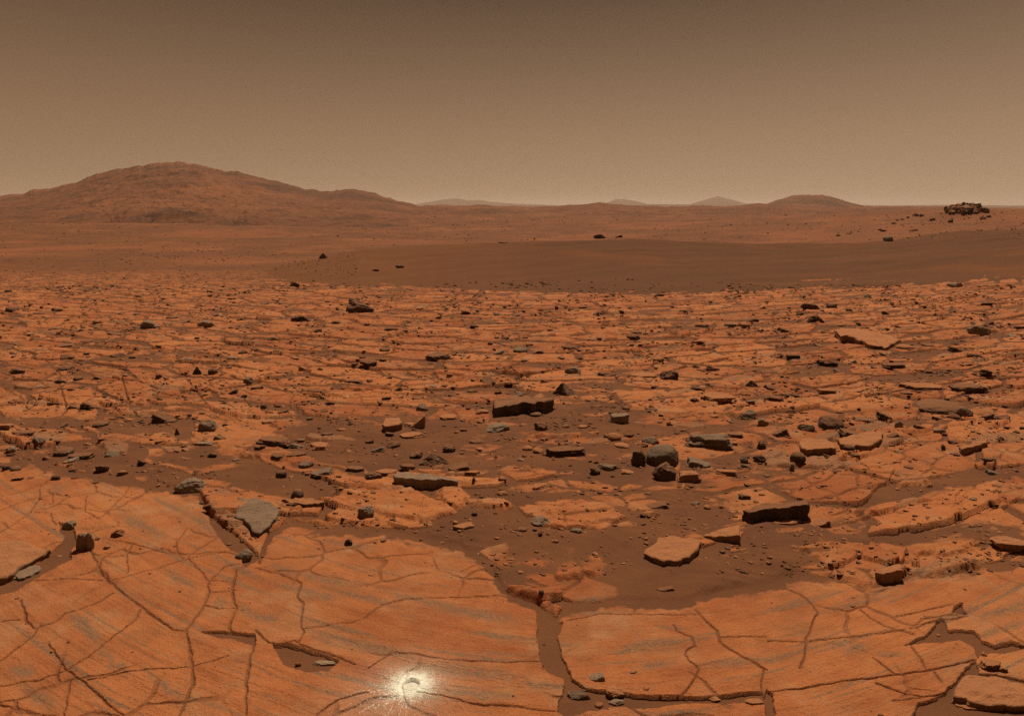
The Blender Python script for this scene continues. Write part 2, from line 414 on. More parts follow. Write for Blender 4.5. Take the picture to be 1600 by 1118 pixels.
def ground_detail(x, y):
    """relief above the lie of the land and the material masks, for the near field"""
    sh = x.shape; x = x.ravel(); y = y.ravel()
    n = x.size
    px, py = chart(x, y)
    # warped coordinates: the bedding sweeps round the viewer
    uu_ = np.clip(x/np.maximum(y, 1.), -1.6, 1.6)
    yc = y/(1+.62*uu_**2)
    wx = x + .13*fbm(x*1.4, y*1.4, 3, 3) + .010*pn(x*11, y*11, 4)
    wy = yc + .13*fbm(x*1.4+9, y*1.4, 5, 3) + .010*pn(x*11, y*11, 6)
    fgl = np.interp(px, FG_X, FG_Y) + 9*fbm(px/60, py/60, 8, 3)
    fg = sstep(-5, 5, py-fgl)
    # --- middle-distance slabs
    far = sstep(5, 22, y)
    sxx = .80 + .9*far; syy = .42+.75*far
    idA, cx, cy, e = voronoi(wx/1.18, wy/.74, 11)
    e = e*.85
    rel = 1+.7*sstep(7, 20, y)
    hA = (rnd(idA, 1)-.5)*.020*rel
    tilt = rnd(idA, 2)**2.5*.105; tx = (rnd(idA, 3)-.5)*.04
    top = hA - tilt*(wy-cy*.74) + tx*(wx-cx*1.18)
    gap = .006+.022*np.clip(fbm(x*2.3, y*2.3, 13, 3)+.25, 0, 1)
    ramp_ = .022+.9*np.clip(y, 0, 30)**2*.34/3000
    wall = sstep(0, 1, (e-gap)/ramp_)
    slabA = -.20+(top+.20)*wall
    # smaller broken plates lying over the big slabs
    idB, bx, by, eb = voronoi(wx/.46+3.3, wy/.24+1.7, 21)
    eb = eb*.24
    clus = fbm(x*.55, yc*1.1, 24, 3)
    onB = (rnd(idB, 1) < .06+.85*sstep(.0, .35, clus))
    topB = top + (.003+.030*rnd(idB, 2)**2.2)*rel - (.01+.13*rnd(idB, 3)**2.5)*((wy-(by-1.7)*.24)) + (rnd(idB, 4)-.5)*.07*(wx-(bx-3.3)*.46)
    wb = sstep(0.0, 1, (eb-.008)/(ramp_*.7))
    slabB = np.where(onB, -.2+(topB+.2)*wb, -.2)
    # layer steps in the slab surface
    lay = fbm(wx*.8, wy*3.2, 31, 4)
    steps = (np.floor(lay*7)+sstep(0, .18, lay*7-np.floor(lay*7)))/7*.020*rel
    _, _, _, e2 = voronoi(wx/.40+.7, wy/.36+.2, 43)
    crack2 = np.where(fbm(x*.8, y*.8, 42, 2) > -.12, e2*.36, 1.)
    slab = np.maximum(slabA+steps*.8, slabB) - .010*(1-sstep(.003, .006+ramp_*.8, crack2))
    slab = slab + .010*fbm(x*6, y*6, 33, 3) + .020*fbm(wx*.9, wy*1.7, 34, 3)
    # --- foreground pavement
    q = py + .00038*(px-900)**2
    layf = fbm(px/260, q/26, 51, 4)
    pave = .012*fbm(x*1.1, y*1.1, 53, 3) + .005*fbm(x*5, y*5, 55, 4) + .0009*fbm(px/40, q/9., 57, 3)
    pave = pave - .024*sstep(26, -2, py-fgl+10*fbm(px/25, py/12, 58, 3))
    stf = layf*5; pave = pave + .008*((np.floor(stf)+sstep(0, .12, stf-np.floor(stf)))/5)
    _, _, _, ev = voronoi((x+.10*fbm(x*3, y*3, 68, 3))/.42, (y+.10*fbm(x*3+7, y*3, 69, 3))/.36, 64)
    fine_c = (1-sstep(.004, .014, ev*.38))*sstep(-.08, .2, fbm(x*1.3, y*1.3, 70, 3))
    pave = pave - .005*fine_c
    crackd = np.zeros(n); crackw = np.zeros(n)
    wob = .010*fbm(x*14, y*14, 65, 3); wob2 = .010*fbm(x*14+5, y*14, 66, 3)
    wob3 = .030*fbm(x*5, y*5, 165, 5, .55); wob4 = .030*fbm(x*5+5, y*5, 166, 5, .55)
    near = y < 12
    for cr_ in CRACKS:
        wid = cr_[0]*.38; pts = np.array(cr_[1:], float)
        gx, gy = ground_at(pts[:, 0], pts[:, 1])
        mrg = wid*3+.05
        s = np.where(near & (x > gx.min()-mrg) & (x < gx.max()+mrg) & (y > gy.min()-mrg) & (y < gy.max()+mrg))[0]
        if not len(s): continue
        d = seg_dist(x[s]+wob[s], y[s]+wob2[s], list(zip(gx, gy)))
        ww = wid*(.35+1.35*np.clip(fbm(x[s]*4, y[s]*4, 67, 3)+.38, 0, 1.3))
        crackd[s] = np.maximum(crackd[s], 1-sstep(ww*.4, ww*1.05+.003, d))
        crackw[s] = np.maximum(crackw[s], np.exp(-(d/(wid*2.2+.008))**2))
    floor_ = np.zeros(n)
    for poly in SANDY:
        pts = np.array(poly, float); gx, gy = ground_at(pts[:, 0], pts[:, 1])
        s = np.where(near & (x > gx.min()-.05) & (x < gx.max()+.05) & (y > gy.min()-.05) & (y < gy.max()+.05))[0]
        if len(s): floor_[s] = np.maximum(floor_[s], in_poly(x[s]+wob3[s], y[s]+wob4[s], list(zip(gx, gy))))
    pave = pave*(1-floor_) - .05*floor_
    pave = pave - .0075*crackd*(1-floor_)
    slab = slab*(1-fg)+pave*fg - (1-fg)*.05*crackd
    # --- loose sand
    blob = np.zeros(n)
    for bxp, byp, rx, ry, amt in BLOBS:
        blob += amt*np.exp(-(((px-bxp)/rx)**2+((py-byp)/ry)**2)*.8)
    blob = np.minimum(blob, .115)
    sandz = (-.0125+.016*fbm(x*.9, y*.9, 71, 3)+.013*fbm(x*.22, y*.22, 74, 2))*rel+.008*fbm(x*3.2, y*3.2, 72, 2) + blob*(.22+.22*fbm(x*1.3, yc*2.3, 88, 3))
    rip = np.sin((y*1.0+.25*x+.5*fbm(x*.8, y*.8, 75, 2))*2*np.pi/.13)
    sandz = sandz + .0026*rip*sstep(-.1, .4, fbm(x*.7, y*.7, 90, 2))*sstep(.01, .06, blob)
    sandfg = -.0125+.005*fbm(x*2.1, y*2.1, 73, 3) + blob*.10
    sandz = sandz*(1-fg)+sandfg*fg
    for poly in OUTCROPS:
        pts = np.array(poly, float); gx, gy = ground_at(pts[:, 0], pts[:, 1])
        s = np.where(near & (x > gx.min()-.1) & (x < gx.max()+.1) & (y > gy.min()-.1) & (y < gy.max()+.1))[0]
        if not len(s): continue
        X_, Y_ = x[s]+wob[s]*3, y[s]+wob2[s]*3+.05*fbm(x[s]*4, y[s]*4, 76, 3)
        ins = in_poly(X_, Y_, list(zip(gx, gy)))
        ed = seg_dist(X_, Y_, list(zip(gx, gy))+[(gx[0], gy[0])])
        lay2 = fbm(wx[s]*1.5, wy[s]*7, 78, 4)*6
        oz = sandz[s]-.012+.040*sstep(0, .05, ed)+.014*(np.floor(lay2)+sstep(0, .25, lay2-np.floor(lay2)))/3+.008*fbm(x[s]*8, y[s]*8, 80, 3)
        slab[s] = np.where(ins, np.maximum(slab[s], oz), slab[s])
    h = np.maximum(slab, sandz)
    sand = sstep(-.003, .004, sandz-slab)
    jn = np.maximum(1-sstep(gap+.004, gap+.016+ramp_*.7, e), .8*(1-sstep(.004, .010+ramp_*.5, crack2)))
    sand = np.maximum(sand, (1-fg)*.8*jn*(1-onB*.8))
    veil = .55*sstep(-.022, .004, sandz-slab)*sstep(-.2, .4, fbm(x*5, y*5, 77, 3))
    sand = np.maximum(sand, veil)
    sand = np.maximum(sand, fg*np.maximum(.72*crackd, .40*crackw*sstep(-.3, .4, fbm(x*9, y*9, 79, 2))))
    sand = np.maximum(sand, fg*.62*fine_c)
    # --- bared grey streaks and colour banding
    grey = np.zeros(n)
    for gx_, gy_, a_, b_, ang in STREAKS:
        t = math.radians(ang); c_, s_ = math.cos(t), math.sin(t)
        s = np.where((np.abs(px-gx_) < a_*2.2+20) & (np.abs(py-gy_) < a_*2.2+20))[0]
        dx = px[s]-gx_; dy = py[s]-gy_
        dx = dx+10*pn(px[s]/18, py[s]/18, 81); dy = dy+3*pn(px[s]/18, py[s]/18, 82)
        uu = (dx*c_+dy*s_)/a_; vv = (-dx*s_+dy*c_)/b_
        grey[s] = np.maximum(grey[s], np.exp(-(uu**2)**1.5-vv**2))
    grey = np.maximum(grey, fg*.95*sstep(.15, .38, fbm(px/230, q/13, 86, 4)))
    grey = np.maximum(grey, (1-fg)*.8*(rnd(idB, 7) < .16)*onB)
    grey = np.maximum(grey, .55*(1-fg)*sstep(.25, .5, fbm(wx*1.6, wy*3, 83, 3)))
    tint = .5-.10*(1-fg)+.24*fbm(px/150, q/40, 85, 5)*fg + .42*(rnd(idA, 5)-.5)*(1-fg) + .22*fbm(x*.7, y*.7, 87, 3)
    tint = tint - .17*sstep(.15, .5, fbm(px/170, q/22, 89, 4))*fg
    # --- pale rock flour round the drilled circle
    dx = x-hx; dy = y-hy
    r = np.hypot(dx*.92, dy*1.0); th = np.arctan2(dy, dx)
    pale = np.zeros(n)
    s = np.where(r < .7)[0]
    rr = r[s]; tt = th[s]; sx_ = dx[s]; sy_ = dy[s]
    lobe = np.exp(-(np.angle(np.exp(1j*(tt-math.radians(-128))))/1.1)**2)
    dens_ = np.exp(-(rr/(.105+.016*pn(np.cos(tt)*2, np.sin(tt)*2, 91)))**1.35)
    grain = .40*fbm(sx_*50, sy_*50, 93, 3)+.9*pn(sx_*210, sy_*210, 94)
    core = dens_*sstep(-.42, .30, dens_*1.7-.72+.55*grain)
    tail = lobe*np.exp(-((rr-.10)/.13)**2)*(rr > .05)
    fl = .6*pn(np.cos(tt)*13, np.sin(tt)*13+rr*10, 95)+1.0*fbm(sx_*120, sy_*120, 97, 2)
    flecks = tail*sstep(.40, .62, fl)+.5*np.exp(-rr/.11)*sstep(.5, .75, fl)
    veil_ = .34*np.exp(-(rr/(.15+.07*lobe))**1.6)*(.75+.9*grain)
    pale[s] = np.clip(1.2*core+.85*flecks+np.clip(veil_, 0, 1), 0, 1)
    h = h - .045*sstep(HOLE_R+.003, HOLE_R-.003, np.hypot(dx, dy))
    sand = np.clip(sand, 0, 1)
    msk = np.stack([sand, np.clip(grey, 0, 1)*(1-sand), pale, np.clip(tint, 0, 1)], 1)
    return h.reshape(sh), msk.reshape(sh+(4,))

# ------------------------------------------------------------------ the ground: one sheet from behind the viewer to the horizon
def build_ground():
    vv = np.concatenate([np.arange(1100, 860, -6.), np.arange(860, 780, -1.3), np.arange(780, 715, -.75), np.arange(715, 300, -1.1), np.arange(300, 118, -.36), np.arange(118, 42, -.7)])
    # distance on the axis for each row
    ys = np.array([float(ground_at(800, HOR+q)[1]) for q in vv[::1]]) if False else ground_at(np.full(vv.shape, 800.), HOR+vv)[1]
    ys = np.concatenate([[-60, -20, -8, -3, -1, 0, .5, 1.0], ys[ys > 1.15]])
    ys = np.concatenate([ys, np.geomspace(ys[-1]*1.03, 9000, 90)])
    u0 = np.concatenate([np.arange(-830, -200, 1.25), np.arange(-200, -110, .8), np.arange(-110, 830, 1.25)])/F
    us = np.concatenate([[-6, -3, -2.2], np.linspace(-1.7, u0[0]-.006, 60), u0, np.linspace(u0[-1]+.006, 1.7, 60), [2.2, 3, 6]])
    wd = np.where(ys > .8, ys, .8+.5*np.maximum(.8-ys, 0)+0*ys)
    X = us[None, :]*wd[:, None]; Y = np.repeat(ys[:, None], len(us), 1)
    Z = zbase(X, Y)
    msk = np.zeros(X.shape+(4,)); msk[..., 0] = .35; msk[..., 3] = .5
    nearrows = np.where((ys > .9) & (ys < 46))[0]
    a, b = nearrows[0], nearrows[-1]+1
    for r0 in range(a, b, 160):
        r1 = min(b, r0+160)
        h, mk = ground_detail(X[r0:r1], Y[r0:r1])
        fade = 1-sstep(26, 40, Y[r0:r1])
        Z[r0:r1] += h*fade
        msk[r0:r1] = mk
    # rolling plain beyond
    fr = sstep(24, 40, Y)
    ff = np.where(ys > 22)[0][0]
    xf, yf, k = X[ff:], Y[ff:], fr[ff:]
    roll = .10*fbm(xf/2.5, yf/2.5, 102, 4)+.42*fbm(xf/14, yf/14, 101, 5) + 1.5*fbm(xf/75, yf/75, 103, 4)*sstep(40, 120, yf) + 2.2*fbm(xf/300, yf/300, 105, 3)*sstep(120, 500, yf)
    rock = np.maximum(fbm(xf/5, yf/5, 107, 4), 0)*.42*sstep(.0, .25, fbm(xf/40, yf/25, 109, 3)+.08)
    Z[ff:] += (roll*.8+rock)*k
    sandf = sstep(-.22, .18, fbm(xf/16, yf/16, 111, 5)+.5*fbm(xf/60, yf/30, 113, 3)+.12)
    pxf, pyf = chart(xf, yf)
    sandf = np.maximum(.70+sandf*.24+.42*fbm(xf/5, yf/5, 112, 5), .95*np.exp(-(((pxf-120)/260)**2+((pyf-415)/22)**2)**2))
    k2 = k*(1-sstep(1000, 1400, pxf)*sstep(120, 60, yf)*.30)
    msk[ff:, :, 0] = msk[ff:, :, 0]*(1-k2)+sandf*k2
    msk[ff:, :, 1] *= (1-k)
    msk[ff:, :, 3] = msk[ff:, :, 3]*(1-k)+k*(.22+.40*fbm(xf/9, yf/9, 115, 4))
    co = np.stack([X, Y, Z], 2).reshape(-1, 3)
    me = mesh_from('ground', co, grid_faces(*X.shape), M_GROUND)
    set_attr(me, 'mask', msk.reshape(-1, 4))
    at = me.attributes.new('plain', 'FLOAT', 'POINT'); at.data.foreach_set('value', np.ascontiguousarray(sstep(26, 60, Y), dtype=np.float32).ravel())
    link('ground', me, kind='structure')
    return us, ys, wd, Z
G_US, G_YS, G_WD, G_Z = build_ground()
def surf(x, y):
    """height of the finished ground at (x, y), bilinear"""
    x = np.asarray(x, float); y = np.asarray(y, float)
    i = np.clip(np.searchsorted(G_YS, y)-1, 0, len(G_YS)-2)
    ty = np.clip((y-G_YS[i])/(G_YS[i+1]-G_YS[i]), 0, 1)
    u = x/(G_WD[i]*(1-ty)+G_WD[i+1]*ty)
    j = np.clip(np.searchsorted(G_US, u)-1, 0, len(G_US)-2)
    tx = np.clip((u-G_US[j])/(G_US[j+1]-G_US[j]), 0, 1)
    return ((G_Z[i, j]*(1-tx)+G_Z[i, j+1]*tx)*(1-ty) + (G_Z[i+1, j]*(1-tx)+G_Z[i+1, j+1]*tx)*ty)

# the drilled circle: a shallow cup ground into the slab
def build_hole():
    nseg = 64; prof = [(HOLE_R+.006, -.004), (HOLE_R+.004, .0012), (HOLE_R, .0008), (HOLE_R-.0015, -.0105), (HOLE_R-.004, -.011), (HOLE_R*.6, -.0105), (HOLE_R*.25, -.010), (0.0008, -.010)]
    z0 = float(np.median(surf(hx+(HOLE_R+.02)*np.cos(np.linspace(0, 6.28, 24)), hy+(HOLE_R+.02)*np.sin(np.linspace(0, 6.28, 24)))))
    sl = (zbase(np.array([0.]), np.array([hy+.1]))-zbase(np.array([0.]), np.array([hy-.1])))[0]/.2
    t = np.arange(nseg)*2*np.pi/nseg
    co = []
    for r, z in prof:
        for a in t:
            rr = r*(1+.012*math.sin(5*a)+.008*math.sin(11*a+1))
            co.append((rr*math.cos(a), rr*math.sin(a), z+sl*rr*math.sin(a)))
    fs = []
    for i in range(len(prof)-1):
        for k in range(nseg):
            fs.append((i*nseg+k, i*nseg+(k+1) % nseg, (i+1)*nseg+(k+1) % nseg, (i+1)*nseg+k))
    m, n, b = new_mat('freshly_ground_stone')
    v = objvec(n); q = nnoise(n, 120, 5, v, .7)
    n.links.new(nmix(n, nmap(n, q, .4, .65), (.72,.64,.48), (.50,.43,.32)), b.inputs['Base Color'])
    nbump(n, b, q, .3, .004)
    me = mesh_from('drill_hole', np.array(co), np.array(fs)[:, ::-1], m)
    o = link('drill_hole', me, 'shallow round drill mark ringed by bright pale dust on the front slab', 'drill mark')
    o.location = (hx, hy, z0)
build_hole()

# ------------------------------------------------------------------ dune and hills
def dune():
    cxp = np.array([380, 460, 520, 560, 640, 760, 900, 1000, 1100, 1200, 1280, 1350, 1400, 1450, 1500, 1560, 1640, 1760, 2000])
    cyp = np.array([432, 413, 402, 393, 386, 381, 378, 375, 381, 386, 386, 381, 376, 369, 363, 360, 356, 350, 340])
    bxp = np.array([380, 460, 520, 560, 600, 650, 700, 800, 900, 1000, 1100, 1200, 1300, 1400, 1500, 1600, 1760, 2000])
    byp = np.array([436, 440, 445, 447, 446, 447, 452, 455, 458, 459, 456, 454, 450, 446, 441, 435, 428, 420])
    pxs = np.arange(380, 2000, 3.2)
    us = (pxs-800)/F
    yb = ground_at(pxs, np.interp(pxs, bxp, byp)+3*fbm(pxs/60, pxs*0, 201, 3))[1]
    yc = yb+np.interp(pxs, [380, 520, 700, 1100, 1500, 2000], [4, 9, 16, 20, 26, 30])
    zc = CAM_Z-(np.interp(pxs, cxp, cyp)-HOR)/F*yc
    rows = np.concatenate([np.linspace(-.12, 1, 190), 1+np.geomspace(.01, 1.6, 40)])
    T = rows[:, None]
    Y = yb[None, :]+(yc-yb)[None, :]*T
    X = us[None, :]*Y
    zb0 = zbase(us*yb, yb)
    # gentle rise to a rounded crest, then down to the plain behind
    s = np.clip(T, -.2, 1)
    prof = s*(1-.18*(1-s)*4*s*.5)
    lift = zb0[None, :]+(zc-zb0)[None, :]*prof
    back = np.clip(T-1, 0, None)
    zback = zbase(X, Y)-.8
    Z = np.where(T <= 1, lift, zc[None, :]-(zc[None, :]-zback)*sstep(0, 1.3, back))
    Z = np.where(T < 0, zb0[None, :]+T*2.2, Z)
    m = np.clip(T, 0, 1)*0+sstep(0, .18, T)*(1-sstep(1.0, 1.3, T))
    rp = (Y-.55*X+.9*fbm(X/5, Y/5, 203, 3)+1.2*fbm(X/14, Y/14, 204, 2))
    Z = Z + m*(.055*np.sin(rp*2*np.pi/2.6)*(.4+.8*np.clip(fbm(X/7, Y/7, 205, 2)+.3, 0, 1)) + .007*np.sin(rp*2*np.pi/1.05+2*fbm(X/3, Y/3, 206, 2)) + .10*fbm(X/6, Y/6, 207, 3))
    mt, n, b = new_mat('dark_dune_sand'); b.inputs['Specular IOR Level'].default_value = 0.
    v = objvec(n)
    st = objvec(n, (.18, 1.1, .8)); st.node.inputs['Rotation'].default_value = (0, 0, radians(-24))
    a1 = nnoise(n, .35, 5, st); a2 = nnoise(n, 30, 3, v)
    col = nmix(n, nmap(n, a1, .36, .68), (.124,.056,.029), (.150,.066,.034))
    col = nmix(n, nmap(n, nnoise(n, .16, 4, v), .55, .72, 0, .7), col, (.205,.074,.027))
    sxx = n.nodes.new('ShaderNodeSeparateXYZ'); n.links.new(v, sxx.inputs[0])
    xx = nmath(n, 'ADD', sxx.outputs['X'], nmath(n, 'MULTIPLY', a1, 8.))
    col = nmix(n, nmap(n, xx, -6, 8), (.180,.072,.032), col)
    col = nmix(n, nmap(n, a2, .4, .7, 0, .3), col, (.085,.04,.02))
    n.links.new(col, b.inputs['Base Color'])
    nbump(n, b, a2, .25, .02)
    me = mesh_from('dune', np.stack([X, Y, Z], 2).reshape(-1, 3), grid_faces(*X.shape), mt)
    link('dune', me, kind='structure')
    return us, yb, yc, Z, Y
D_US, D_YB, D_YC, D_Z, D_Y = dune()
def surf_all(x, y):
    """ground or dune, whichever is on top"""
    z = surf(x, y)
    u = x/y
    if D_US[0] < u < D_US[-1]:
        j = min(int(np.searchsorted(D_US, u)), len(D_US)-1)
        if D_Y[0, j] < y < D_Y[-1, j]:
            z = max(float(z), float(np.interp(y, D_Y[:, j], D_Z[:, j])))
    return float(z)

def hill(name, prof, D, front, back, seed, mat, rough, rscale, step=3., rows=110, sharp=1.3, base_z=-6.):
    """terrain that rises from the plain to the skyline traced in prof (photograph pixels) at distance D"""
    px = np.array([p[0] for p in prof], float); py = np.array([p[1] for p in prof], float)
    pxs = np.arange(px[0], px[-1]+.1, step)
    us = (pxs-800)/F
    yy = np.interp(pxs, px, py)
    yy = yy + (rough*.35)*fbm(pxs/22, pxs*0+seed, seed, 4)*F/D
    top = CAM_Z-(yy-HOR)/F*D
    tt = np.concatenate([np.linspace(-1, 0, rows), np.linspace(.02, 1, rows//3)])
    T = tt[:, None]
    Y = np.where(T <= 0, D+T*front, D+T*back)
    Y = np.broadcast_to(Y, (len(tt), len(us)))
    X = us[None, :]*Y
    base = base_z
    shp = np.where(T <= 0, np.clip(1+T, 0, 1)**sharp, np.clip(1-T, 0, 1))
    lf = fbm(X/(rscale*4), Y/(rscale*4), seed+3, 3)
    prof_ = np.clip(shp*(1+.22*lf*np.clip(-T*4, 0, 1)*(shp)), 0, None)
    kw = max(3, len(top)//14); ker = np.hanning(2*kw+1); ker /= ker.sum()      # the skyline's fine relief stays on the crest
    soft_top = np.convolve(np.pad(top, kw, mode='edge'), ker, mode='valid')
    wq = np.exp(-(T/.10)**2)
    Z = base+((top[None, :]*wq+soft_top[None, :]*(1-wq))-base)*prof_
    amp = rough*np.clip(np.abs(T)*6, 0, 1)*np.clip((1-np.abs(T))*4, 0, 1)
    rdg = 1-2*np.abs(fbm(X/rscale, Y/rscale*.55, seed+5, 6, .6))
    amp = amp*np.clip((top-base)/(np.max(top)-base), .08, 1)[None, :]**1.3
    Z = Z+amp*(.6*fbm(X/rscale, Y/rscale, seed+7, 7, .62)+.8*(rdg-.6))
    ce = np.arange(len(us)); edge = np.minimum(ce, len(us)-1-ce)/(.10*len(us))      # its rim dips under the plain
    Z = Z-7*(1-sstep(0, 1, edge))[None, :]-5*(1-sstep(-1, -.90, T))
    me = mesh_from(name, np.stack([X, Y, Z], 2).reshape(-1, 3), grid_faces(*X.shape), mat)
    return link(name, me, kind='structure')
M_HILL = plain_material('hill_rubble', (.125,.050,.0215), (.245,.087,.032), (.085,.039,.019), .012, .06, .55, 2.0)
M_PLAIN = plain_material('plain_rubble', (.150,.060,.026), (.235,.086,.033), (.110,.049,.024), .03, .15, .6, .8)
M_FAR = plain_material('far_range', (.17,.08,.038), (.22,.105,.05), (.15,.075,.04), .006, .02, .8, 8.)
hill('hill', [(-500,345),(-300,330),(-120,316),(0,306),(30,302),(60,296),(85,293),(120,284),(150,272),(165,268),(185,263),(205,262),(240,255),(270,253),(285,253),(305,256),(330,262),(352,268),(370,267),(390,273),(412,279),(440,285),(470,293),(500,299),(525,297),(548,295),(565,297),(590,304),(620,313),(640,317),(662,321),(700,326),(760,336)],
     430, 385, 260, 301, M_HILL, 5.5, 30, 2.0, 260, 2.3, -2.6)
hill('mesa', [(1140,330),(1180,322),(1200,318),(1212,313),(1225,309),(1240,305),(1252,304),(1270,305),(1285,304),(1298,307),(1312,311),(1330,317),(1350,321),(1380,324),(1420,332)],
     800, 220, 220, 321, M_HILL, 3.2, 34, 2.0, 90, 1.2)
hill('ridge', [(560,336),(640,321),(690,320),(720,322),(745,319),(770,322),(830,323),(880,321),(915,319),(935,316),(955,318),(985,321),(1040,323),(1100,321),(1130,323),(1165,320),(1185,317),(1205,320),(1250,323),(1330,324),(1400,322),(1470,323),(1560,325),(1700,330)],
     330, 190, 120, 341, M_PLAIN, 2.0, 14, 2.0, 160, 1.5)
hill('mountain', [(630,323),(660,317),(685,313),(704,310.5),(716,309.5),(730,313),(748,312),(765,315),(800,318),(850,320),(900,323)], 4000, 800, 600, 361, M_FAR, 6, 140, 2., 50, 1.)
hill('mountain', [(930,323),(950,316),(962,311),(975,311),(988,313),(1002,316),(1020,321),(1040,325)], 4000, 800, 600, 371, M_FAR, 6, 140, 2., 50, 1.)
hill('mountain', [(1060,324),(1082,318),(1098,313),(1110,309.5),(1122,306.5),(1132,309),(1148,313),(1162,317),(1180,321),(1200,325)], 3700, 800, 600, 381, M_FAR, 6, 140, 2., 50, 1.)
hill('ridge', [(600,325),(760,320),(900,321),(1000,319),(1200,320),(1400,321),(1480,320),(1560,321),(1800,322)], 2600, 700, 400, 391, M_FAR, 4, 80, 4., 40, 1.)

# ------------------------------------------------------------------ stones: every loose one is an object of its own
import bmesh
_ico = {}
def ico(sub):
    if sub not in _ico:
        bm = bmesh.new(); bmesh.ops.create_icosphere(bm, subdivisions=sub, radius=1)
        bm.verts.ensure_lookup_table()
        _ico[sub] = (np.array([v.co[:] for v in bm.verts]), np.array([[v.index for v in f.verts] for f in bm.faces]))
        bm.free()
    return _ico[sub]
def unit_stone(kind, seed, sub):
    """a stone filling the box -1..1, its shape set by kind"""
    r = np.random.default_rng(seed)
    v, f = ico(sub)
    pl = []
    def plane(nx, ny, nz, off):
        q = np.array([nx, ny, nz], float); pl.append((q/np.linalg.norm(q), off))
    soft = 14.
    if kind == 'B':
        for _ in range(6):
            q = r.normal(size=3); plane(*q, r.uniform(.84, 1.0))
        plane(0, 0, -1, .6); soft = 7.
    elif kind == 'A':
        for _ in range(13):
            q = r.normal(size=3); plane(*q, r.uniform(.55, .92))
        plane(0, 0, -1, .6); soft = 26.
    elif kind == 'P':
        k = r.integers(4, 6); a0 = r.uniform(0, 6)
        for i in range(k):
            a = a0+i*6.283/k+r.uniform(-.3, .3); plane(math.cos(a), math.sin(a), r.uniform(.35, .75), r.uniform(.34, .46))
        plane(0, 0, -1, .5); plane(r.uniform(-.3, .3), 0, 1, .75); soft = 26.
    elif kind == 'W':
        sg = r.choice([-1, 1])
        plane(sg*.55, -.1, .85, .34); plane(0, 0, -1, .5); plane(-sg*1, .1, .1, .75)
        plane(.1, -1, .15, .62); plane(-.1, 1, .2, .6); plane(sg*.6, -.8, .1, .72); plane(sg*.5, .8, .1, .75); soft = 30.
    else:
        k = r.integers(5, 8) if kind == 'S' else 4
        a0 = r.uniform(0, 6) if kind == 'S' else r.uniform(-.12, .12)
        for i in range(k):
            a = a0+i*6.283/k+r.uniform(-.28, .28)*(1 if kind == 'S' else .4)
            plane(math.cos(a), math.sin(a), r.uniform(-.25, .25), r.uniform(.6, .86))
        plane(r.uniform(-.16, .16), r.uniform(-.2, .1), 1, r.uniform(.55, .7)); plane(0, 0, -1, .6)
        if kind == 'L': plane(.75, .6, .2, .86); plane(-.7, -.6, .3, .84)
        soft = 30.
    inv = np.stack([np.maximum(v@q, 1e-3)/off for q, off in pl], 1)
    inv = np.concatenate([inv, np.full((len(v), 1), .93)], 1)
    rad = 1/((inv**soft).sum(1)**(1/soft))
    p = v*rad[:, None]
    o = r.uniform(0, 50, 3)
    amp = {'B': .10, 'A': .105, 'P': .10, 'W': .085, 'S': .085, 'L': .10}[kind]
    d = amp*1.5*fbm3(p*1.7+o, seed, 3)+amp*.8*fbm3(p*5+o, seed+5, 3)
    if kind == 'B': d = d*.5
    chip = fbm3(p*2.6+o+9, seed+8, 2); d = d-.10*sstep(.25, .5, chip)*(kind != 'B')
    p = p*(1+d)[:, None]
    if kind in 'SLW':                        # bedding shows on the broken sides
        zz = p[:, 2]*(2.2 if kind == 'S' else 4.0)+.5*fbm3(p*1.2+o, seed+11, 2)
        led = vn3(np.stack([zz*1.6, zz*0+seed, zz*0], 1), 5)
        side = sstep(.95, .55, np.abs(p[:, 2])/np.abs(p[:, 2]).max())
        p[:, :2] *= (1+.10*led*side)[:, None]
    lo, hi = p.min(0), p.max(0)
    return (p-(lo+hi)/2)/((hi-lo)/2), f
_shared = {}
def shared_mesh(name, kind, tone, var):
    key = (kind, tone, var)
    if key not in _shared:
        p, f = unit_stone(kind, 500+ord(kind)*13+var*7, 4)
        _shared[key] = mesh_from(name, p, f, M_ROCK[tone])
    return _shared[key]

KIND_NAME = {'B': ('boulder', 'boulder'), 'A': ('rock', 'rock'), 'P': ('pointed_rock', 'rock'), 'W': ('wedge_rock', 'rock'), 'S': ('rock_slab', 'rock slab'), 'L': ('rock_block', 'rock')}
SHAPE_WORD = {'B': 'rounded', 'A': 'angular', 'P': 'pointed', 'W': 'wedge-shaped', 'S': 'flat', 'L': 'long blocky'}
NOUN = {'B': 'stone', 'A': 'stone', 'P': 'stone', 'W': 'stone', 'S': 'slab', 'L': 'stone'}
TONE_WORD = {'dark': 'dark brown', 'grey': 'grey', 'tan': 'dusty orange'}
PLACED = []          # (object, px, py, w, h, kind, tone, landmark)

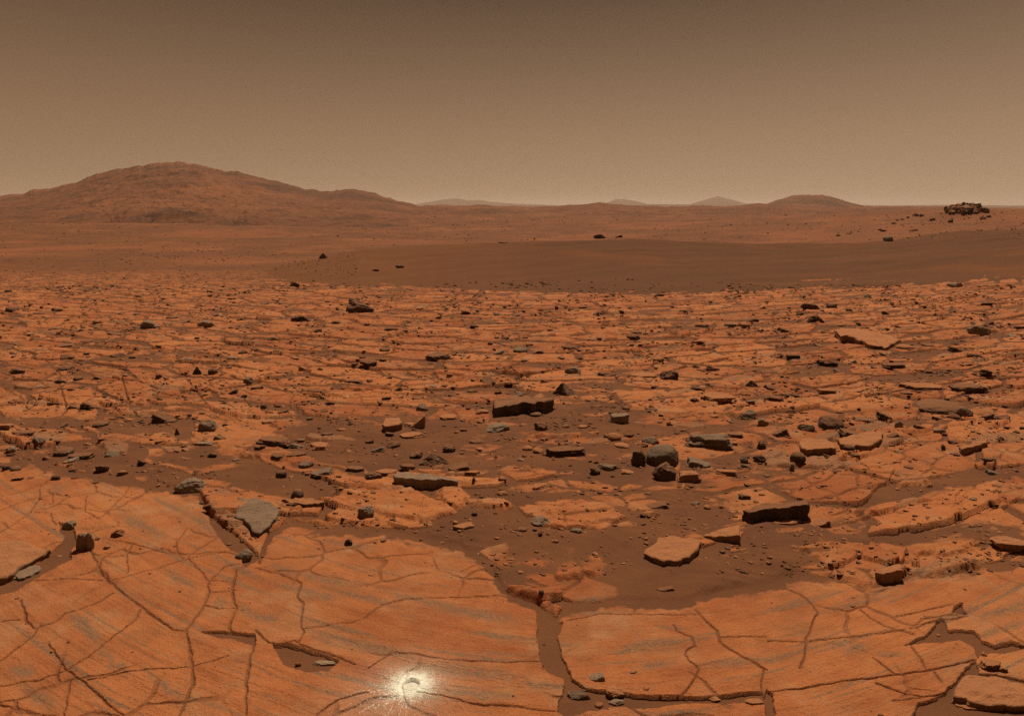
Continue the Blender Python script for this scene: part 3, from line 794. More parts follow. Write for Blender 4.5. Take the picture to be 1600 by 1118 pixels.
def put(px, yb, wpx, hpx, kind, tone, label=None, lm=None, seed=None, share=False, rot=None, sink=.2, tilt=0.):
    vv = (yb-HOR)/F; uu = (px-800)/F
    g0 = float(ground_at(px, yb)[1])
    ts = np.linspace(.8, 1.25, 500)*g0 if not (yb < 462 and px > 500) else np.geomspace(12, 120, 1200)
    zz = np.array([surf_all(uu*q, q) for q in ts]) if (yb < 462 and px > 500) else surf(uu*ts, ts)
    hit = np.where(CAM_Z-vv*ts <= zz)[0]
    gy = float(ts[hit[0]]) if len(hit) else g0
    gx = uu*gy
    t = (CAM_Z-float(zbase(np.array(gx), np.array(gy))))/gy
    W = wpx*gy/F; hw = hpx*gy/F
    if kind == 'S':
        H = .36*hw; D = min((hw-H)/t, 1.5*W)
        H = max(H, hw-D*t)
    elif kind == 'L':
        D = min(.5*W, .55*hw/t); H = hw-.9*D*t
    else:
        D = (.95 if kind == 'B' else .75)*W
        D = min(D, hw/t*.9); H = max(hw-.55*D*t, .4*hw)
    D = max(D, .3*W)
    H = H/(1-sink)
    cy = gy+D*.5; cx = gx*(cy/gy)
    z = surf_all(cx, cy)
    zf = surf_all(gx, gy+.15*D)
    z = min(z, zf)*.6+max(z, zf)*.4
    seed = seed if seed is not None else int(px*7+yb*13)
    nm, cat = KIND_NAME[kind]
    if share:
        me = shared_mesh(nm, kind, tone, seed % 7)
        rz = (seed//7 % 2)*math.pi
    else:
        sub = 6 if wpx > 55 else (5 if wpx > 20 else 4)
        p, f = unit_stone(kind, seed, sub); me = mesh_from(nm, p, f, M_ROCK[tone])
        rz = 0.
    if rot is not None: rz = radians(rot)
    elif kind in 'SL': rz += radians(((seed*37) % 25)-12)
    o = link(nm, me)
    o.scale = (W/2, D/2, H/2)
    o.rotation_euler = (radians(tilt), 0, rz) if tilt else (0, 0, rz)
    o.location = (cx, cy, z+H*(.5-sink))
    o['category'] = cat
    if label: o['label'] = label
    PLACED.append([o, px, yb-hpx/2, wpx, hpx, kind, tone, lm])
    return o

def plate(pts, lift_l, lift_r, tone, label, lm, seed, lift_f=None, name='rock_slab', cat='rock slab', under=.10, floor=None):
    """a slab whose top face follows a traced outline; lift is the height of its top at its left and right ends"""
    pts = np.array(pts, float)
    x0, x1 = pts[:, 0].min(), pts[:, 0].max(); y0, y1 = pts[:, 1].min(), pts[:, 1].max()
    # close the outline with extra points
    q = []
    for a, b in zip(pts, np.roll(pts, -1, 0)):
        nn = max(3, int(np.hypot(*(b-a))/2.2))
        for i in range(nn): q.append(a+(b-a)*i/nn)
    q = np.array(q)
    s = np.arange(len(q))
    ang = s*2*np.pi/len(q)
    q = q+np.stack([fbm(np.cos(ang)*1.8+seed, np.sin(ang)*1.8, seed, 2), .6*fbm(np.cos(ang)*1.8, np.sin(ang)*1.8+seed, seed+3, 2)], 1)*(.06*(x1-x0))
    lf = lift_l+(lift_r-lift_l)*np.clip((q[:, 0]-x0)/(x1-x0), 0, 1)
    if lift_f is not None: lf = lf+(lift_f)*np.clip((q[:, 1]-y0)/(y1-y0), 0, 1)
    v = (q[:, 1]-HOR)/F; u = (q[:, 0]-800)/F
    gx0, gy0 = ground_at(q[:, 0], q[:, 1])
    lf = lf+float(np.median(surf(gx0, gy0)-zbase(gx0, gy0)))
    Y = np.full(len(q), 1.); lo = np.full(len(q), 1.); hi = np.full(len(q), 60.)
    for _ in range(60):
        mid = .5*(lo+hi); below = CAM_Z-v*mid <= zbase(u*mid, mid)+lf
        hi = np.where(below, mid, hi); lo = np.where(below, lo, mid)
    X, Y = u*hi, hi
    Zt = zbase(X, Y)+lf
    c = np.array([X.mean(), Y.mean(), Zt.mean()])
    ring = np.stack([X, Y, Zt], 1)
    gz = surf(X, Y)-.05 if floor is None else Zt-floor
    rows = []
    size = math.hypot(np.ptp(X), np.ptp(Y))
    for k in np.linspace(.04, .985, 16):
        p = c+(ring-c)*k
        p[:, 2] += .030*size*fbm(p[:, 0]/size*4, p[:, 1]/size*5, seed+7, 4)-.010*size*(k > .93)*(k-.93)/.055*.6
        rows.append(p)
    for t in np.linspace(.06, 1, 12):
        p = c+(ring-c)*1.0
        p[:, 2] = (ring[:, 2]-.006*size)*(1-t)+gz*t
        led = pn(p[:, 2]*70+seed, s*.010, seed+9)+.5*pn(p[:, 2]*160, s*.03, seed+11)
        k = 1-under*t*(.5+.6*fbm(np.cos(ang)*3, np.sin(ang)*3, seed+12, 2))+.03*led*sstep(0, .15, t)+.09*sstep(0, .3, t)*pn(np.cos(ang)*2.2+t*2, np.sin(ang)*2.2+t*1.5, seed+15)
        p[:, :2] = c[:2]+(p[:, :2]-c[:2])*k[:, None]
        rows.append(p)
    co = np.concatenate(rows+[c[None, :]])
    m = len(q); fs = []
    for i in range(len(rows)-1):
        a = i*m+s; b = i*m+(s+1) % m
        fs.append(np.stack([a, a+m, b+m, b], 1))
    fs = np.concatenate(fs)
    tri = np.stack([s, (s+1) % m, np.full(m, len(co)-1), np.full(m, len(co)-1)], 1)
    # orientation: make the outline run anticlockwise seen from above
    area = (X*np.roll(Y, -1)-np.roll(X, -1)*Y).sum()
    if area < 0: fs = fs[:, ::-1]; tri = tri[:, [1, 0, 2, 3]]
    org = np.array([c[0], c[1], float(np.mean(gz))])
    me = bpy.data.meshes.new(name)
    faces = [tuple(r) for r in fs]+[tuple(r[:3]) for r in tri]
    me.from_pydata((co-org).tolist(), [], faces); me.materials.append(M_ROCK[tone])
    me.polygons.foreach_set('use_smooth', np.ones(len(me.polygons), dtype=bool)); me.update()
    o = link(name, me, label, cat); o.location = org
    PLACED.append([o, (x0+x1)/2, (y0+y1)/2, x1-x0, y1-y0, 'S', tone, lm])
    return o

plate([(1004,862),(1017,851),(1026,840),(1047,836),(1075,839),(1096,846),(1087,860),(1077,870),(1052,876),(1035,875),(1015,867)], .03, .04, 'tan',
      'smooth bright orange rock plate lying tilted alone on brown sand', 'the smooth orange plate', 11, under=.05)
plate([(1099,836),(1130,824),(1155,819),(1156,835),(1132,837),(1115,838)], .015, .06, 'tan',
      'orange-topped triangular wedge rock with a dark right side beside the orange plate', 'the triangular wedge', 12, name='wedge_rock', cat='rock', under=.04)
plate([(1160,796),(1175,789),(1200,786),(1262,781),(1264,787),(1235,791),(1200,795),(1175,800)], .075, .115, 'dark',
      'big dark rock block with thin sunlit top and rough near-black front', 'the big black-fronted block', 13, name='rock_block', cat='rock', under=.05)
plate([(1485,1087),(1492,1075),(1502,1062),(1507,1055),(1525,1049),(1555,1054),(1575,1060),(1600,1067),(1640,1078),(1650,1095),(1600,1099),(1575,1102),(1545,1100),(1525,1096),(1510,1090),(1500,1088)], .026, .03, 'tan',
      'largest loose tan slab with dark ragged undercut edge in the bottom right corner', 'the undercut corner slab', 14, under=.13)
plate([(-30,843),(10,843),(35,846),(62,851),(81,859),(57,871),(37,882),(20,895),(10,900),(-30,905)], .035, .028, 'tan',
      'pointed orange slab overhanging a dark gap, cut by the left frame edge', 'the overhanging pointed slab', 15, under=.16)
plate([(20,897),(32,886),(57,881),(65,886),(60,892),(30,904)], .016, .016, 'grey',
      'small oblong grey-tan block in the shadow under the overhanging pointed slab', None, 16, name='rock_block', cat='rock', under=.06)
plate([(370,776),(400,777),(425,785),(435,795),(432,808),(420,822),(405,830),(395,827),(388,818),(380,810),(366,806),(368,790)], .022, .035, 'grey',
      'broken grey slab with a curved bite out of its lower edge', 'the broken grey slab', 17, under=.16)
plate([(1304,514),(1323,509),(1364,516),(1397,523),(1407,528),(1397,536),(1380,540),(1347,531),(1316,524)], .16, .05, 'tan',
      'long tapering orange plate raised on a dark thick left end in the middle distance', 'the raised tapering plate', 18, under=.05)
plate([(771,624),(807,618),(868,621),(861,626),(834,628),(786,633),(771,635)], .12, .15, 'dark',
      'longest dark log-like block with orange dusted top beside the pyramid rock', 'the long dark block', 19, name='rock_block', cat='rock', under=.10)
plate([(1247,688),(1258,684),(1290,685),(1304,692),(1307,698),(1285,700),(1262,702),(1250,698)], .05, .06, 'tan',
      'thick orange slab with a dark front edge above the round black stone', 'the thick orange slab', 20, under=.06)
plate([(1307,686),(1330,678),(1375,672),(1380,676),(1372,689),(1358,696),(1340,697),(1315,692)], .04, .06, 'tan',
      'broad tilted orange slab with grey right rim right of the thick orange slab', 'the grey-rimmed slab', 21, under=.06)
plate([(597,662),(603,652),(625,652),(629,660),(618,664),(600,665)], .09, .09, 'tan',
      'square block with flat orange top and black front beside the leaning splinters', 'the square black-fronted block', 22, name='rock_block', cat='rock', under=.04)
plate([(440,779),(475,777),(503,780),(507,785),(480,787),(455,784)], .02, .035, 'tan',
      'flat pale tan splinter pointing left below the round dark cobble', 'the flat pale splinter', 23, under=.05)
plate([(1366,893),(1385,885),(1406,880),(1411,890),(1400,892),(1380,896)], .025, .045, 'tan',
      'brick-sized tan block lying alone on the lower right sand', 'the lone tan brick', 24, name='rock_block', cat='rock', under=.05)
plate([(1497,697),(1525,688),(1543,686),(1541,691),(1502,702)], .05, .04, 'tan',
      'thin tilted plate with an L-shaped broken left end on the right slope', 'the L-shaped thin plate', 25, under=.05)
plate([(616,740),(640,737),(680,742),(714,746),(716,750),(680,750),(640,746),(617,744)], .06, .05, 'grey',
      'long pale grey-tan log-shaped rock lying in the sand below the dark peaked boulder', 'the pale log rock', 26, name='rock_block', cat='rock', under=.05)

# x, base row, width, height (photograph pixels), shape, tone, label, short name for its neighbours' labels
S_ = [
(505,404,15,9,'P','dark','solitary pointed dark rock on the far left shoulder of the dune','the dune shoulder rock'),
(461,448,15,9,'A','dark','dark jagged rock pair-like lump at the foot of the dune shoulder','the dune foot rock'),
(562,489,46,25,'A','dark','large black rock with pale streak standing alone in the far middle distance','the far black rock'),
(625,419,14,6,'A','dark','larger dark stone low on the left dune slope',None),(587,424,11,4,'A','dark','smaller flat dark stone low on the left dune slope',None),
(937,373,19,8,'A','dark','largest dark rock on the dune crest line','the crest rock'),(965,371,15,5,'W','dark','smaller dark rock just right of the crest rock',None),
(786,380,16,4,'S','dark','thin dark stone on the crest left of centre',None),
(1387,377,14,9,'B','grey','single rounded grey boulder high on the right side of the dune','the right dune boulder'),
(471,502,30,12,'A','dark','wide dark lump of rock left of the far black rock','the wide dark lump'),
(89,487,18,7,'A','dark',None,None),(69,491,30,6,'S','dark',None,None),(233,513,32,14,'A','grey',None,None),(270,498,20,5,'S','dark',None,None),
(101,543,23,8,'S','dark','flat dark slab alone on the far left pavement','the far left dark slab'),(29,541,20,9,'W','dark',None,None),(380,553,14,8,'B','dark',None,None),(398,549,12,6,'A','dark',None,None),
(427,532,18,7,'A','grey',None,None),(184,558,24,8,'A','dark',None,None),(101,579,20,8,'A','dark',None,None),
(307,586,19,14,'P','dark','taller pointed rock of the dark left-hand pair','the dark pointed pair'),(333,585,15,10,'B','dark','rounder right-hand rock of the dark left-hand pair',None),
(248,592,10,8,'L','dark',None,None),(157,593,18,7,'W','dark',None,None),(94,599,14,7,'A','dark',None,None),(294,563,18,5,'A','grey',None,None),
(388,600,17,10,'A','grey',None,None),(364,616,16,9,'W','dark',None,None),(381,622,10,6,'A','dark',None,None),(412,639,10,9,'B','dark',None,None),
(257,662,36,20,'W','dark','jagged black wedge at the edge of the left sand hollow','the jagged black wedge'),(277,680,9,12,'P','dark',None,None),(295,652,10,7,'B','dark',None,None),
(325,674,29,19,'A','grey','mottled grey rock on the slab right of the jagged black wedge','the mottled grey rock'),(344,687,18,8,'W','dark',None,None),
(430,697,58,18,'L','dark','porous dark block with flat top left of the hexagonal tan slab','the porous dark block'),(407,703,18,8,'A','dark',None,None),
(420,663,26,9,'S','tan',None,None),(511,680,20,6,'S','dark',None,None),(533,673,16,5,'S','tan',None,None),(499,705,36,17,'S','tan','hexagonal tan slab flush with the sand','the hexagonal tan slab'),
(554,599,33,6,'L','dark','thin plank-like dark stone lying alone in the middle distance','the dark plank stone'),
(686,563,44,13,'A','dark','low dark rock made of two joined lobes behind the long dark block','the two-lobed dark rock'),(575,578,30,12,'A','dark',None,None),
(766,539,9,5,'A','dark',None,None),(790,531,12,5,'A','dark',None,None),(741,513,15,6,'A','dark',None,None),(776,493,10,5,'A','grey',None,None),(612,516,22,7,'A','dark',None,None),
(840,553,20,7,'A','dark',None,None),(890,548,26,7,'A','dark',None,None),
(881,619,44,23,'P','dark','black pyramid-shaped rock behind the long dark block','the black pyramid rock'),
(645,667,30,8,'L','tan',None,None),(653,669,26,24,'W','tan','leaning orange splinter right of the square black-fronted block','the leaning splinters'),
(645,685,44,12,'S','tan','wide flat orange slab with dark left end below the leaning splinters',None),(700,656,30,12,'S','tan',None,None),(777,676,40,14,'A','grey','ragged grey rock pair in the sand below the long dark block','the ragged grey rock'),
(845,673,22,14,'A','dark','horned dark stone alone on sand right of the ragged grey rock','the horned dark stone'),
(967,661,36,17,'L','grey','grey-rimmed rock with tan slab behind it on the central slope','the grey-rimmed rock'),(960,688,22,12,'B','tan',None,None),(911,669,17,7,'S','tan',None,None),(955,685,26,9,'L','dark',None,None),
(948,588,30,8,'A','dark',None,None),(1046,593,29,16,'A','dark','dark blunt end block on the orange shelf in the middle distance','the blunt shelf block'),(1006,590,52,11,'S','tan',None,None),
(895,584,26,12,'A','grey',None,None),(778,616,12,7,'A','dark',None,None),(810,620,16,8,'A','grey',None,None),(660,642,20,11,'A','grey',None,None),
(746,693,26,7,'B','dark',None,None),(702,701,18,7,'A','dark',None,None),(1016,694,28,12,'A','grey',None,None),(992,521,22,6,'S','dark',None,None),(1030,463,16,5,'A','dark',None,None),
(1274,503,26,13,'A','dark','dark rock left of the raised tapering plate','the dark rock by the plate'),(1268,484,30,12,'A','dark',None,None),(1300,481,18,8,'A','dark',None,None),
(1327,486,12,5,'A','dark',None,None),(1355,465,14,6,'A','grey',None,None),(1492,449,24,8,'A','grey',None,None),(1097,511,24,6,'A','dark',None,None),(1171,503,30,8,'A','dark',None,None),
(1293,573,31,14,'A','dark','ragged dark rock with light chips on the right-hand slabs','the ragged dark rock'),(1395,576,36,10,'L','dark',None,None),(1541,589,19,13,'A','dark','compact dark block standing alone on the right slope','the compact dark block'),
(1438,610,64,15,'S','tan','long thin tan slab with dark underside on the right slope','the long thin tan slab'),(1512,615,56,14,'L','dark','low dark ridge-shaped rock above the great black boulder','the low dark ridge rock'),
(1468,648,76,26,'B','dark','great black boulder with lumpy top on the right slope','the great black boulder'),(1509,651,22,15,'A','grey',None,None),(1465,657,16,7,'W','dark',None,None),(1489,654,18,8,'A','dark',None,None),
(1566,655,25,10,'A','dark',None,None),(1298,671,40,24,'B','dark','smooth black dome-shaped boulder on the right side','the black dome boulder'),(1261,674,28,13,'A','grey',None,None),
(1328,682,36,13,'W','dark','black wedge stone just below the black dome boulder',None),(1350,659,38,8,'W','dark',None,None),(1382,656,25,13,'W','dark',None,None),
(1175,605,19,12,'P','dark',None,None),(1291,616,30,9,'L','tan',None,None),(1208,627,32,10,'A','dark',None,None),(1168,656,33,16,'A','grey','crumbled grey rock with blocky lobes right of centre','the crumbled grey rock'),
(1192,666,20,15,'A','grey',None,None),(1122,630,56,18,'S','tan','broad tan plate with a dark right end on the central right slope','the broad tan plate'),(1090,610,22,8,'A','dark',None,None),(1085,629,14,8,'A','dark',None,None),
(1529,525,32,15,'A','grey',None,None),(1453,541,24,5,'S','dark',None,None),(1404,668,16,11,'A','grey',None,None),(1438,670,20,8,'W','dark',None,None),(1395,684,18,8,'W','dark',None,None),
(1106,700,74,27,'L','grey','big layered grey boulder split by a dark seam','the layered grey boulder'),(1468,678,17,8,'A','grey',None,None),
(35,681,38,10,'A','dark','low dark crumbly rock on the far left sand','the low crumbly rock'),(61,698,20,13,'A','grey',None,None),(46,698,12,6,'A','dark',None,None),(16,708,18,12,'A','grey',None,None),(89,694,13,4,'A','dark',None,None),
(126,719,40,13,'L','dark','dark block with a flat sunlit face at the head of the left sand strip','the dark strip block'),(160,739,23,14,'A','dark','dark angular stone in the left sand strip','the angular strip stone'),
(9,735,11,10,'B','dark',None,None),(24,736,16,9,'B','dark',None,None),(87,751,15,10,'A','dark','dark pitted stone on the left front slab','the pitted stone'),(47,748,10,4,'B','dark',None,None),(114,737,13,6,'A','dark',None,None),
(221,728,12,10,'A','dark',None,None),(192,743,17,9,'A','tan',None,None),(332,715,16,9,'A','dark',None,None),
(299,771,46,25,'A','grey','faceted dark grey rock half sunk at the end of the left sand strip','the faceted grey rock'),(327,801,18,11,'A','dark',None,None),
(108,828,22,15,'A','grey',None,None),(127,861,17,30,'A','grey','left upright grey block of the pair standing in the sand gap','the upright grey blocks'),(140,860,15,28,'A','grey','right upright grey block of the pair standing in the sand gap',None),
(184,839,21,14,'A','tan',None,None),(167,858,10,7,'A','tan',None,None),(152,844,8,6,'A','tan',None,None),(381,879,28,21,'A','grey','mottled grey block where several slab cracks meet','the mottled grey block'),
(358,852,10,4,'B','dark',None,None),(380,848,11,6,'A','dark',None,None),(247,761,8,5,'A','tan',None,None),(15,908,26,10,'A','grey',None,None),
(702,707,21,12,'A','dark',None,None),(577,693,14,8,'A','dark',None,None),(650,717,20,12,'A','dark',None,None),(676,729,46,22,'P','dark','dark peaked boulder above the pale log rock','the dark peaked boulder'),
(637,734,27,9,'L','dark',None,None),(718,736,36,14,'W','dark','dark wedge with a tail of rock right of the dark peaked boulder','the tailed dark wedge'),(738,741,26,6,'S','tan',None,None),
(584,749,27,14,'A','dark',None,None),(603,744,36,10,'S','tan',None,None),(440,747,17,14,'B','dark',None,None),(443,733,5,6,'A','dark',None,None),(503,744,36,13,'W','grey','smooth grey stone in the sand left of the pale log rock','the smooth grey stone'),
(516,757,8,10,'P','grey',None,None),(465,779,19,16,'B','dark','round dark cobble perched on the flat pale splinter','the round dark cobble'),
(572,809,28,20,'A','grey','striped grey rock at the edge of the layered orange outcrop','the striped grey rock'),(545,852,14,12,'A','dark','small dark stone alone on the front slab','the small front slab stone'),(599,847,10,7,'A','grey',None,None),
(741,806,10,8,'B','dark',None,None),(785,751,14,8,'A','tan',None,None),(785,775,17,8,'A','tan',None,None),(740,753,5,6,'A','dark',None,None),(725,828,36,14,'S','tan',None,None),
(845,765,27,9,'A','tan',None,None),(885,714,66,20,'L','dark','long dark ledge rock rising to the right in the central sand','the long ledge rock'),(824,704,16,9,'B','tan',None,None),(841,709,17,10,'B','tan',None,None),
(1035,729,54,37,'B','grey','big smooth rounded grey boulder, largest of the central cluster','the big rounded boulder'),(997,728,25,26,'A','dark','dark upright rock touching the left of the big rounded boulder','the dark upright rock'),
(1038,752,37,29,'A','dark','rough dark rock in front of the big rounded boulder','the rough dark rock'),(1091,732,41,18,'W','grey','grey rock with slanting top right of the big rounded boulder','the slant-topped rock'),
(1075,753,41,20,'L','tan','tan-topped rock with dark front below the slant-topped rock','the tan-topped rock'),
(930,742,17,13,'A','dark',None,None),(950,736,30,12,'A','grey',None,None),(980,741,22,8,'W','tan',None,None),
(1190,702,14,14,'A','dark',None,None),(1187,723,22,14,'A','dark',None,None),(1163,724,15,12,'A','grey',None,None),(1163,781,19,10,'A','dark',None,None),(1190,774,11,4,'S','dark',None,None),
(1025,795,42,10,'W','dark','thin dark curved flake lying alone on the central sand','the thin dark flake'),(1013,773,12,5,'B','dark',None,None),(1087,790,14,6,'A','grey',None,None),(1105,796,11,8,'B','tan',None,None),(1127,794,8,6,'A','tan',None,None),
(845,823,35,18,'A','grey','grey block leaning on the layered tan outcrop left of centre','the leaning grey block'),(815,830,17,7,'B','dark',None,None),(844,838,8,8,'A','dark',None,None),(867,848,12,6,'A','tan',None,None),(900,833,20,9,'A','grey',None,None),
(1326,704,16,11,'B','dark',None,None),(1246,725,24,18,'B','dark','smooth round black stone below the thick orange slab','the round black stone'),(1488,694,12,7,'A','dark',None,None),(1474,703,8,9,'A','dark',None,None),
(1551,742,21,9,'W','grey',None,None),(1308,738,15,5,'A','dark',None,None),(1453,762,9,6,'A','tan',None,None),(1237,736,8,12,'A','grey',None,None),(1297,779,10,4,'A','dark',None,None),(1521,782,11,5,'S','grey',None,None),
(1281,824,32,16,'W','tan','pale orange triangular rock right of the big black-fronted block','the pale triangular rock'),(1230,820,46,8,'S','tan',None,None),
(1580,864,62,30,'S','tan','thick layered orange slab at the right frame edge above the front pavement','the right edge slab'),(1589,677,10,5,'A','dark',None,None),(1565,687,8,5,'A','dark',None,None),(1597,671,10,6,'A','dark',None,None),
(1040,924,29,8,'W','dark','small dark wedge alone on sand below the smooth orange plate','the small dark wedge'),(846,935,9,8,'B','dark',None,None),(881,885,10,5,'A','tan',None,None),
(932,1065,27,13,'W','grey','grey wedge stone sitting on the edge of the front centre slab','the grey slab-edge wedge'),(904,1094,36,15,'A','grey','flat grey stone at the foot of the sandy trough','the trough foot stone'),
(963,1094,34,20,'A','tan','tan stone leaning over a dark hollow in the bottom sand strip','the leaning tan stone'),(963,1103,26,10,'A','grey',None,None),(936,1106,14,9,'A','tan',None,None),(954,1108,10,6,'A','tan',None,None),
(1178,1101,33,15,'S','tan','smooth oval tan slab in the bottom sand strip','the smooth oval slab'),(1117,1097,22,9,'A','tan',None,None),(914,1080,12,4,'S','grey',None,None),
(1525,1110,70,9,'S','tan','thin tan slab tucked under the undercut corner slab',None),(1548,1048,38,23,'S','tan','tan slab piece above the undercut corner slab','the tan slab piece'),(1538,1025,10,7,'A','tan',None,None),
(1597,1013,9,4,'S','dark',None,None),(1566,1051,14,10,'A','tan',None,None),(1466,994,7,4,'A','tan',None,None),(1333,935,7,4,'A','tan',None,None),(1332,949,6,4,'B','dark',None,None),(1508,922,6,4,'A','tan',None,None),
(1422,898,6,4,'A','tan',None,None),(508,1040,38,8,'S','grey','long flat grey stone in the sand pocket of the front slab','the sand pocket stone'),(466,1042,10,8,'A','tan',None,None),(100,905,11,4,'S','dark',None,None),
(1376,1118,10,4,'B','dark',None,None),(234,897,5,3,'B','dark',None,None),(107,1004,5,3,'B','dark',None,None),(281,925,4,3,'B','dark',None,None),(81,1020,6,4,'A','tan',None,None),(26,936,7,4,'A','tan',None,None),
(1585,1106,12,4,'A','grey',None,None),(990,1052,12,5,'S','grey',None,None),(1010,1078,10,5,'A','tan',None,None),(850,1008,5,3,'A','dark',None,None),(770,868,10,5,'A','tan',None,None),(690,850,9,4,'A','tan',None,None),
]
for (x_, y_, w_, h_, k_, t_, lab_, lm_) in S_:
    put(x_, y_, w_, h_, k_, t_, lab_, lm_, share=(w_ < 17))

# far outcrop on the right skyline: each block a stone of its own
for i in range(64):
    a = RNG.normal()*.42; a = max(-1, min(1, a))
    bx_ = 1512+36*a; top_ = 316+13*abs(a)**1.5
    yb_ = RNG.uniform(top_+3, 337-3*abs(a))
    put(bx_, yb_, RNG.uniform(5, 15), RNG.uniform(4, 9), RNG.choice(['A','A','L','B']), RNG.choice(['dark','grey','grey','tan']), share=True, seed=int(RNG.integers(0, 9999)))
    PLACED[-1][0]['label'] = 'small block in the jagged rubble heap on the far right skyline'; PLACED[-1][0]['group'] = 'blocks of the far right rubble heap'
for (x_, y_, w_, h_) in [(1380,362,10,4),(1375,360,7,3),(1395,350,6,3),(1402,345,5,3),(1410,344,6,3),(1418,341,5,3),(1432,338,8,4),(1440,338,7,4),(1458,345,9,5),(1430,361,10,4),(1424,362,7,3),(1486,348,8,6),(1536,343,9,5),(1545,340,7,4),(1310,369,8,3),(1326,366,8,3)]:
    put(x_, y_, w_, h_, 'A', 'dark', share=True, seed=x_)
    PLACED[-1][0]['label'] = 'small dark stone on the slope leading up to the skyline rubble heap'; PLACED[-1][0]['group'] = 'stones below the far right rubble heap'
# the countless middle-distance stones that can still be told apart
taken = [(p[1], p[2]) for p in PLACED]
tries = 0
while len(PLACED) < 600 and tries < 9000:
    tries += 1
    yb_ = 452+ (RNG.random()**1.25)*300
    xb_ = RNG.uniform(4, 1596)
    s_ = (8+14*RNG.random()**2.5)*(1+ (yb_-450)/600)
    if yb_ < 470 and xb_ > 470: continue
    if any(abs(xb_-a) < 20 and abs(yb_-b) < 9 for a, b in taken): continue
    if in_poly(np.array([xb_]), np.array([yb_]), [(560,446),(1000,462),(1300,452),(1600,438),(1600,300),(500,300)])[0]: continue
    if RNG.random() > .25+2.5*max(0, float(fbm(np.array([xb_/75]), np.array([yb_/24]), 401, 4)[0])+.1): continue
    k_ = RNG.choice(['A','S','S','W','W','L','B']); t_ = RNG.choice(['dark','dark','dark','grey','tan'])
    put(xb_, yb_, s_, s_*RNG.uniform(.3, .5), k_, t_, share=True, tilt=(-RNG.uniform(4, 24) if k_ in 'SW' else 0), seed=int(RNG.integers(0, 9999)))
    taken.append((xb_, yb_))

# ---- labels for the stones without one: what it looks like and which named neighbour it lies by
LM = [p for p in PLACED if p[7]]
used = {p[0]['label'] for p in PLACED if p[0].get('label')}
def side_word(dx, dy, w):
    if abs(dx) > 2.2*abs(dy)+4: return 'right of' if dx > 0 else 'left of'
    if abs(dx) < .8*abs(dy)+2: return 'in front of' if dy > 0 else 'behind'
    return ('front right of' if dx > 0 else 'front left of') if dy > 0 else ('behind and right of' if dx > 0 else 'behind and left of')
for p in sorted([q for q in PLACED if not q[0].get('label')], key=lambda q: -q[3]*q[4]):
    o, px_, py_, w_, h_, k_, t_, _ = p
    size = 'tiny' if w_ < 8 else ('small' if w_ < 16 else ('medium' if w_ < 28 else 'wide'))
    near = sorted(LM, key=lambda q: math.hypot(q[1]-px_, 2.2*(q[2]-py_)))[:4]
    done = None
    for nb in near:
        dist = math.hypot(nb[1]-px_, 2.2*(nb[2]-py_))
        adv = ('close ' if dist < 60 else ('' if dist < 130 else 'well '))
        lab = f"{size} {SHAPE_WORD[k_]} {TONE_WORD[t_]} {NOUN[k_]} {adv}{side_word(px_-nb[1], py_-nb[2], w_)} {nb[7]}"
        if lab not in used: done = lab; break
    if not done:
        a, b = near[0], near[1]
        done = f"{size} {SHAPE_WORD[k_]} {TONE_WORD[t_]} {NOUN[k_]} between {a[7]} and {b[7]}"
        if done in used:
            done = f"{size} {SHAPE_WORD[k_]} {TONE_WORD[t_]} {NOUN[k_]} further {side_word(px_-a[1], py_-a[2], w_)} {a[7]}"
        if done in used:
            done = f"{'shorter' if h_ < 5 else 'taller'} {size} {SHAPE_WORD[k_]} {TONE_WORD[t_]} {NOUN[k_]} near {a[7]}"
    used.add(done); o['label'] = done
for p in PLACED:
    if not p[0].get('group'): p[0]['group'] = 'loose stones on the fractured plain'

# ------------------------------------------------------------------ chips and pebbles too many to count: one mass each
def mass(name, xs, ys_, sizes, flat, tone, cat_label, sub=2):
    base = [unit_stone(k, 900+i, sub) for i, k in enumerate(['A','W','S','W','A','S'])]
    cos, fcs, off = [], [], 0
    for x, y, s in zip(xs, ys_, sizes):
        p, f = base[RNG.integers(len(base))]
        q = p*np.array([s, s*RNG.uniform(.6, 1), s*RNG.uniform(*flat)])*.5
        ta = -abs(RNG.normal())*.3; q = np.stack([q[:, 0], q[:, 1]*math.cos(ta)-q[:, 2]*math.sin(ta), q[:, 1]*math.sin(ta)+q[:, 2]*math.cos(ta)], 1)
        yaw = RNG.normal()*.6
        c, s_ = math.cos(yaw), math.sin(yaw)
        q = np.stack([q[:, 0]*c-q[:, 1]*s_+x, q[:, 0]*s_+q[:, 1]*c+y, q[:, 2]+surf_all(x, y)+.0], 1)
        cos.append(q); fcs.append(f+off); off += len(q)
    me = mesh_from(name, np.concatenate(cos), np.concatenate(fcs), M_ROCK[tone], smooth=False)
    link(name, me, kind='stuff')
def scatter(n, y0, y1, power, keep):
    px = RNG.uniform(-60, 1660, n); py = y0+(RNG.random(n)**power)*(y1-y0)
    k = keep(px, py) > RNG.random(n)
    px, py = px[k], py[k]
    x, y = ground_at(px, py)
    return px, py, x, y
def dens(px, py):
    fgl = np.interp(px, FG_X, FG_Y)
    d = np.where(py > fgl, .05, 1.)
    d = d*(1-.82*sstep(600, 740, py))
    edge_ = np.exp(-((py-fgl+6)/15)**2)
    d = d*(.08+2.9*np.clip(fbm(px/75, py/24, 401, 4)+.12, 0, .6)**1.2)+.55*edge_*(fbm(px/45, py/20, 409, 3) > 0)
    return d
px_, py_, x_, y_ = scatter(52000, 446, 900, 1.4, dens)
mass('chips', x_, y_, (.9+2.9*RNG.random(len(x_))**2.5)*1.9*(1+(py_-446)/900)*y_/F, (.2, .55), 'dark', None)
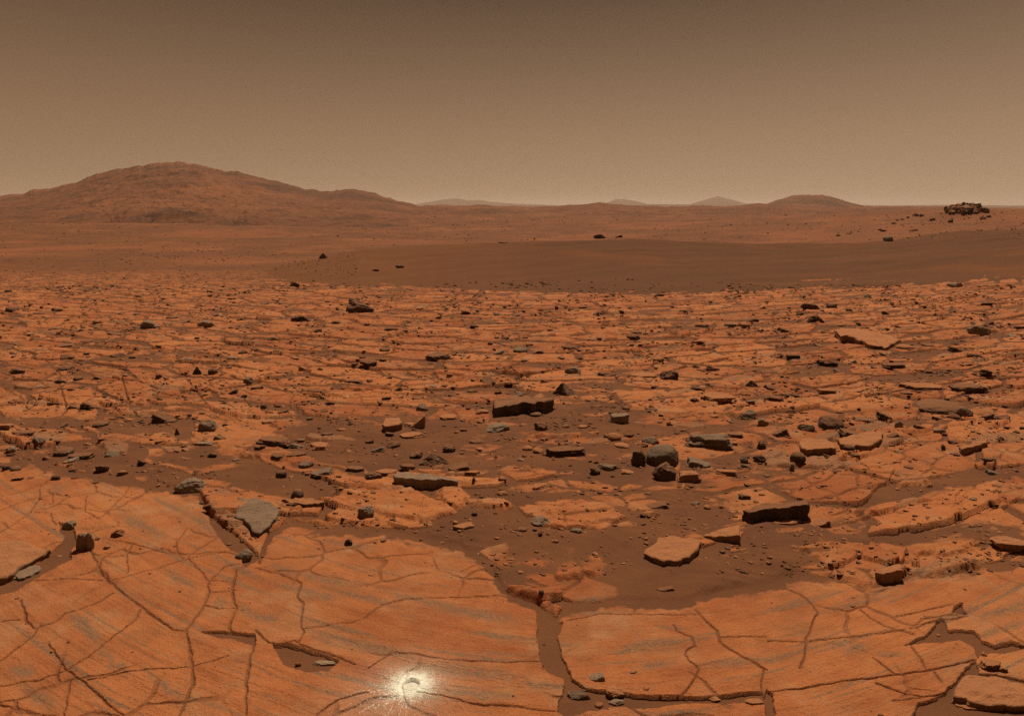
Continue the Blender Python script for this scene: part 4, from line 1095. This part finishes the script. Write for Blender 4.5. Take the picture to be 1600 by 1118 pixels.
px_, py_, x_, y_ = scatter(9000, 446, 900, 1.2, lambda a, b: np.where(b > np.interp(a, FG_X, FG_Y), .03, .16+.9*(fbm(a/50, b/20, 407, 3) > .08)))
mass('gravel', x_, y_, (.6+2.6*RNG.random(len(x_))**3)*1.9*(1+(py_-446)/500)*y_/F, (.25, .6), 'tan', None)
px_, py_, x_, y_ = scatter(4200, 600, 1118, 1.25, lambda a, b: (.12+.88*(fbm(a/60, b/30, 403, 3) > .12))*(1-.7*sstep(880, 960, b)))
mass('pebbles', x_, y_, (1.0+3.2*RNG.random(len(x_))**3)*y_/F, (.3, .7), 'dark', None)
# far rubble: the stony band on the left and the rough plain behind the dune
def band(px, py):
    b = np.exp(-((py-(398+.012*px+10*np.sin(px/70)))/11)**2)*(px > 150)*(px < 520)*1.3
    b = b+np.exp(-((py-432)/9)**2)*(px < 560)*.9+.6*np.exp(-((py-(352+.05*px))/7)**2)*(px < 260)
    b = b+.5*(py < 378)*(px > 560)*(py > 328)+.22*(px < 620)*(py > 326)+1.2*np.exp(-((px-1490)/90)**2-((py-345)/14)**2)
    return b*(.25+np.clip(fbm(px/40, py/9, 405, 3)+.3, 0, 1))
px_, py_, x_, y_ = scatter(16000, 326, 446, 1., band)
mass('rubble', x_, y_, (.8+2.2*RNG.random(len(x_))**3)*1.35*y_/F, (.35, .8), 'dark', None)

# ------------------------------------------------------------------ dusty air
def haze():
    x0, x1, y0, y1, z0, z1 = -60000, 60000, -400, 9400, -80, 72
    co = np.array([(x, y, z) for z in (z0, z1) for y in (y0, y1) for x in (x0, x1)], float)
    fs = np.array([(0,2,3,1),(4,5,7,6),(0,1,5,4),(2,6,7,3),(0,4,6,2),(1,3,7,5)])
    m = bpy.data.materials.new('dusty_air'); m.use_nodes = True
    n = m.node_tree; n.nodes.clear()
    out = n.nodes.new('ShaderNodeOutputMaterial'); v = n.nodes.new('ShaderNodeVolumePrincipled')
    v.inputs['Color'].default_value = (.86, .72, .56, 1); v.inputs['Density'].default_value = .00014
    v.inputs['Anisotropy'].default_value = .2
    n.links.new(v.outputs[0], out.inputs['Volume'])
    me = mesh_from('haze', co, fs, m, smooth=False)
    link('haze', me, kind='stuff')
haze()
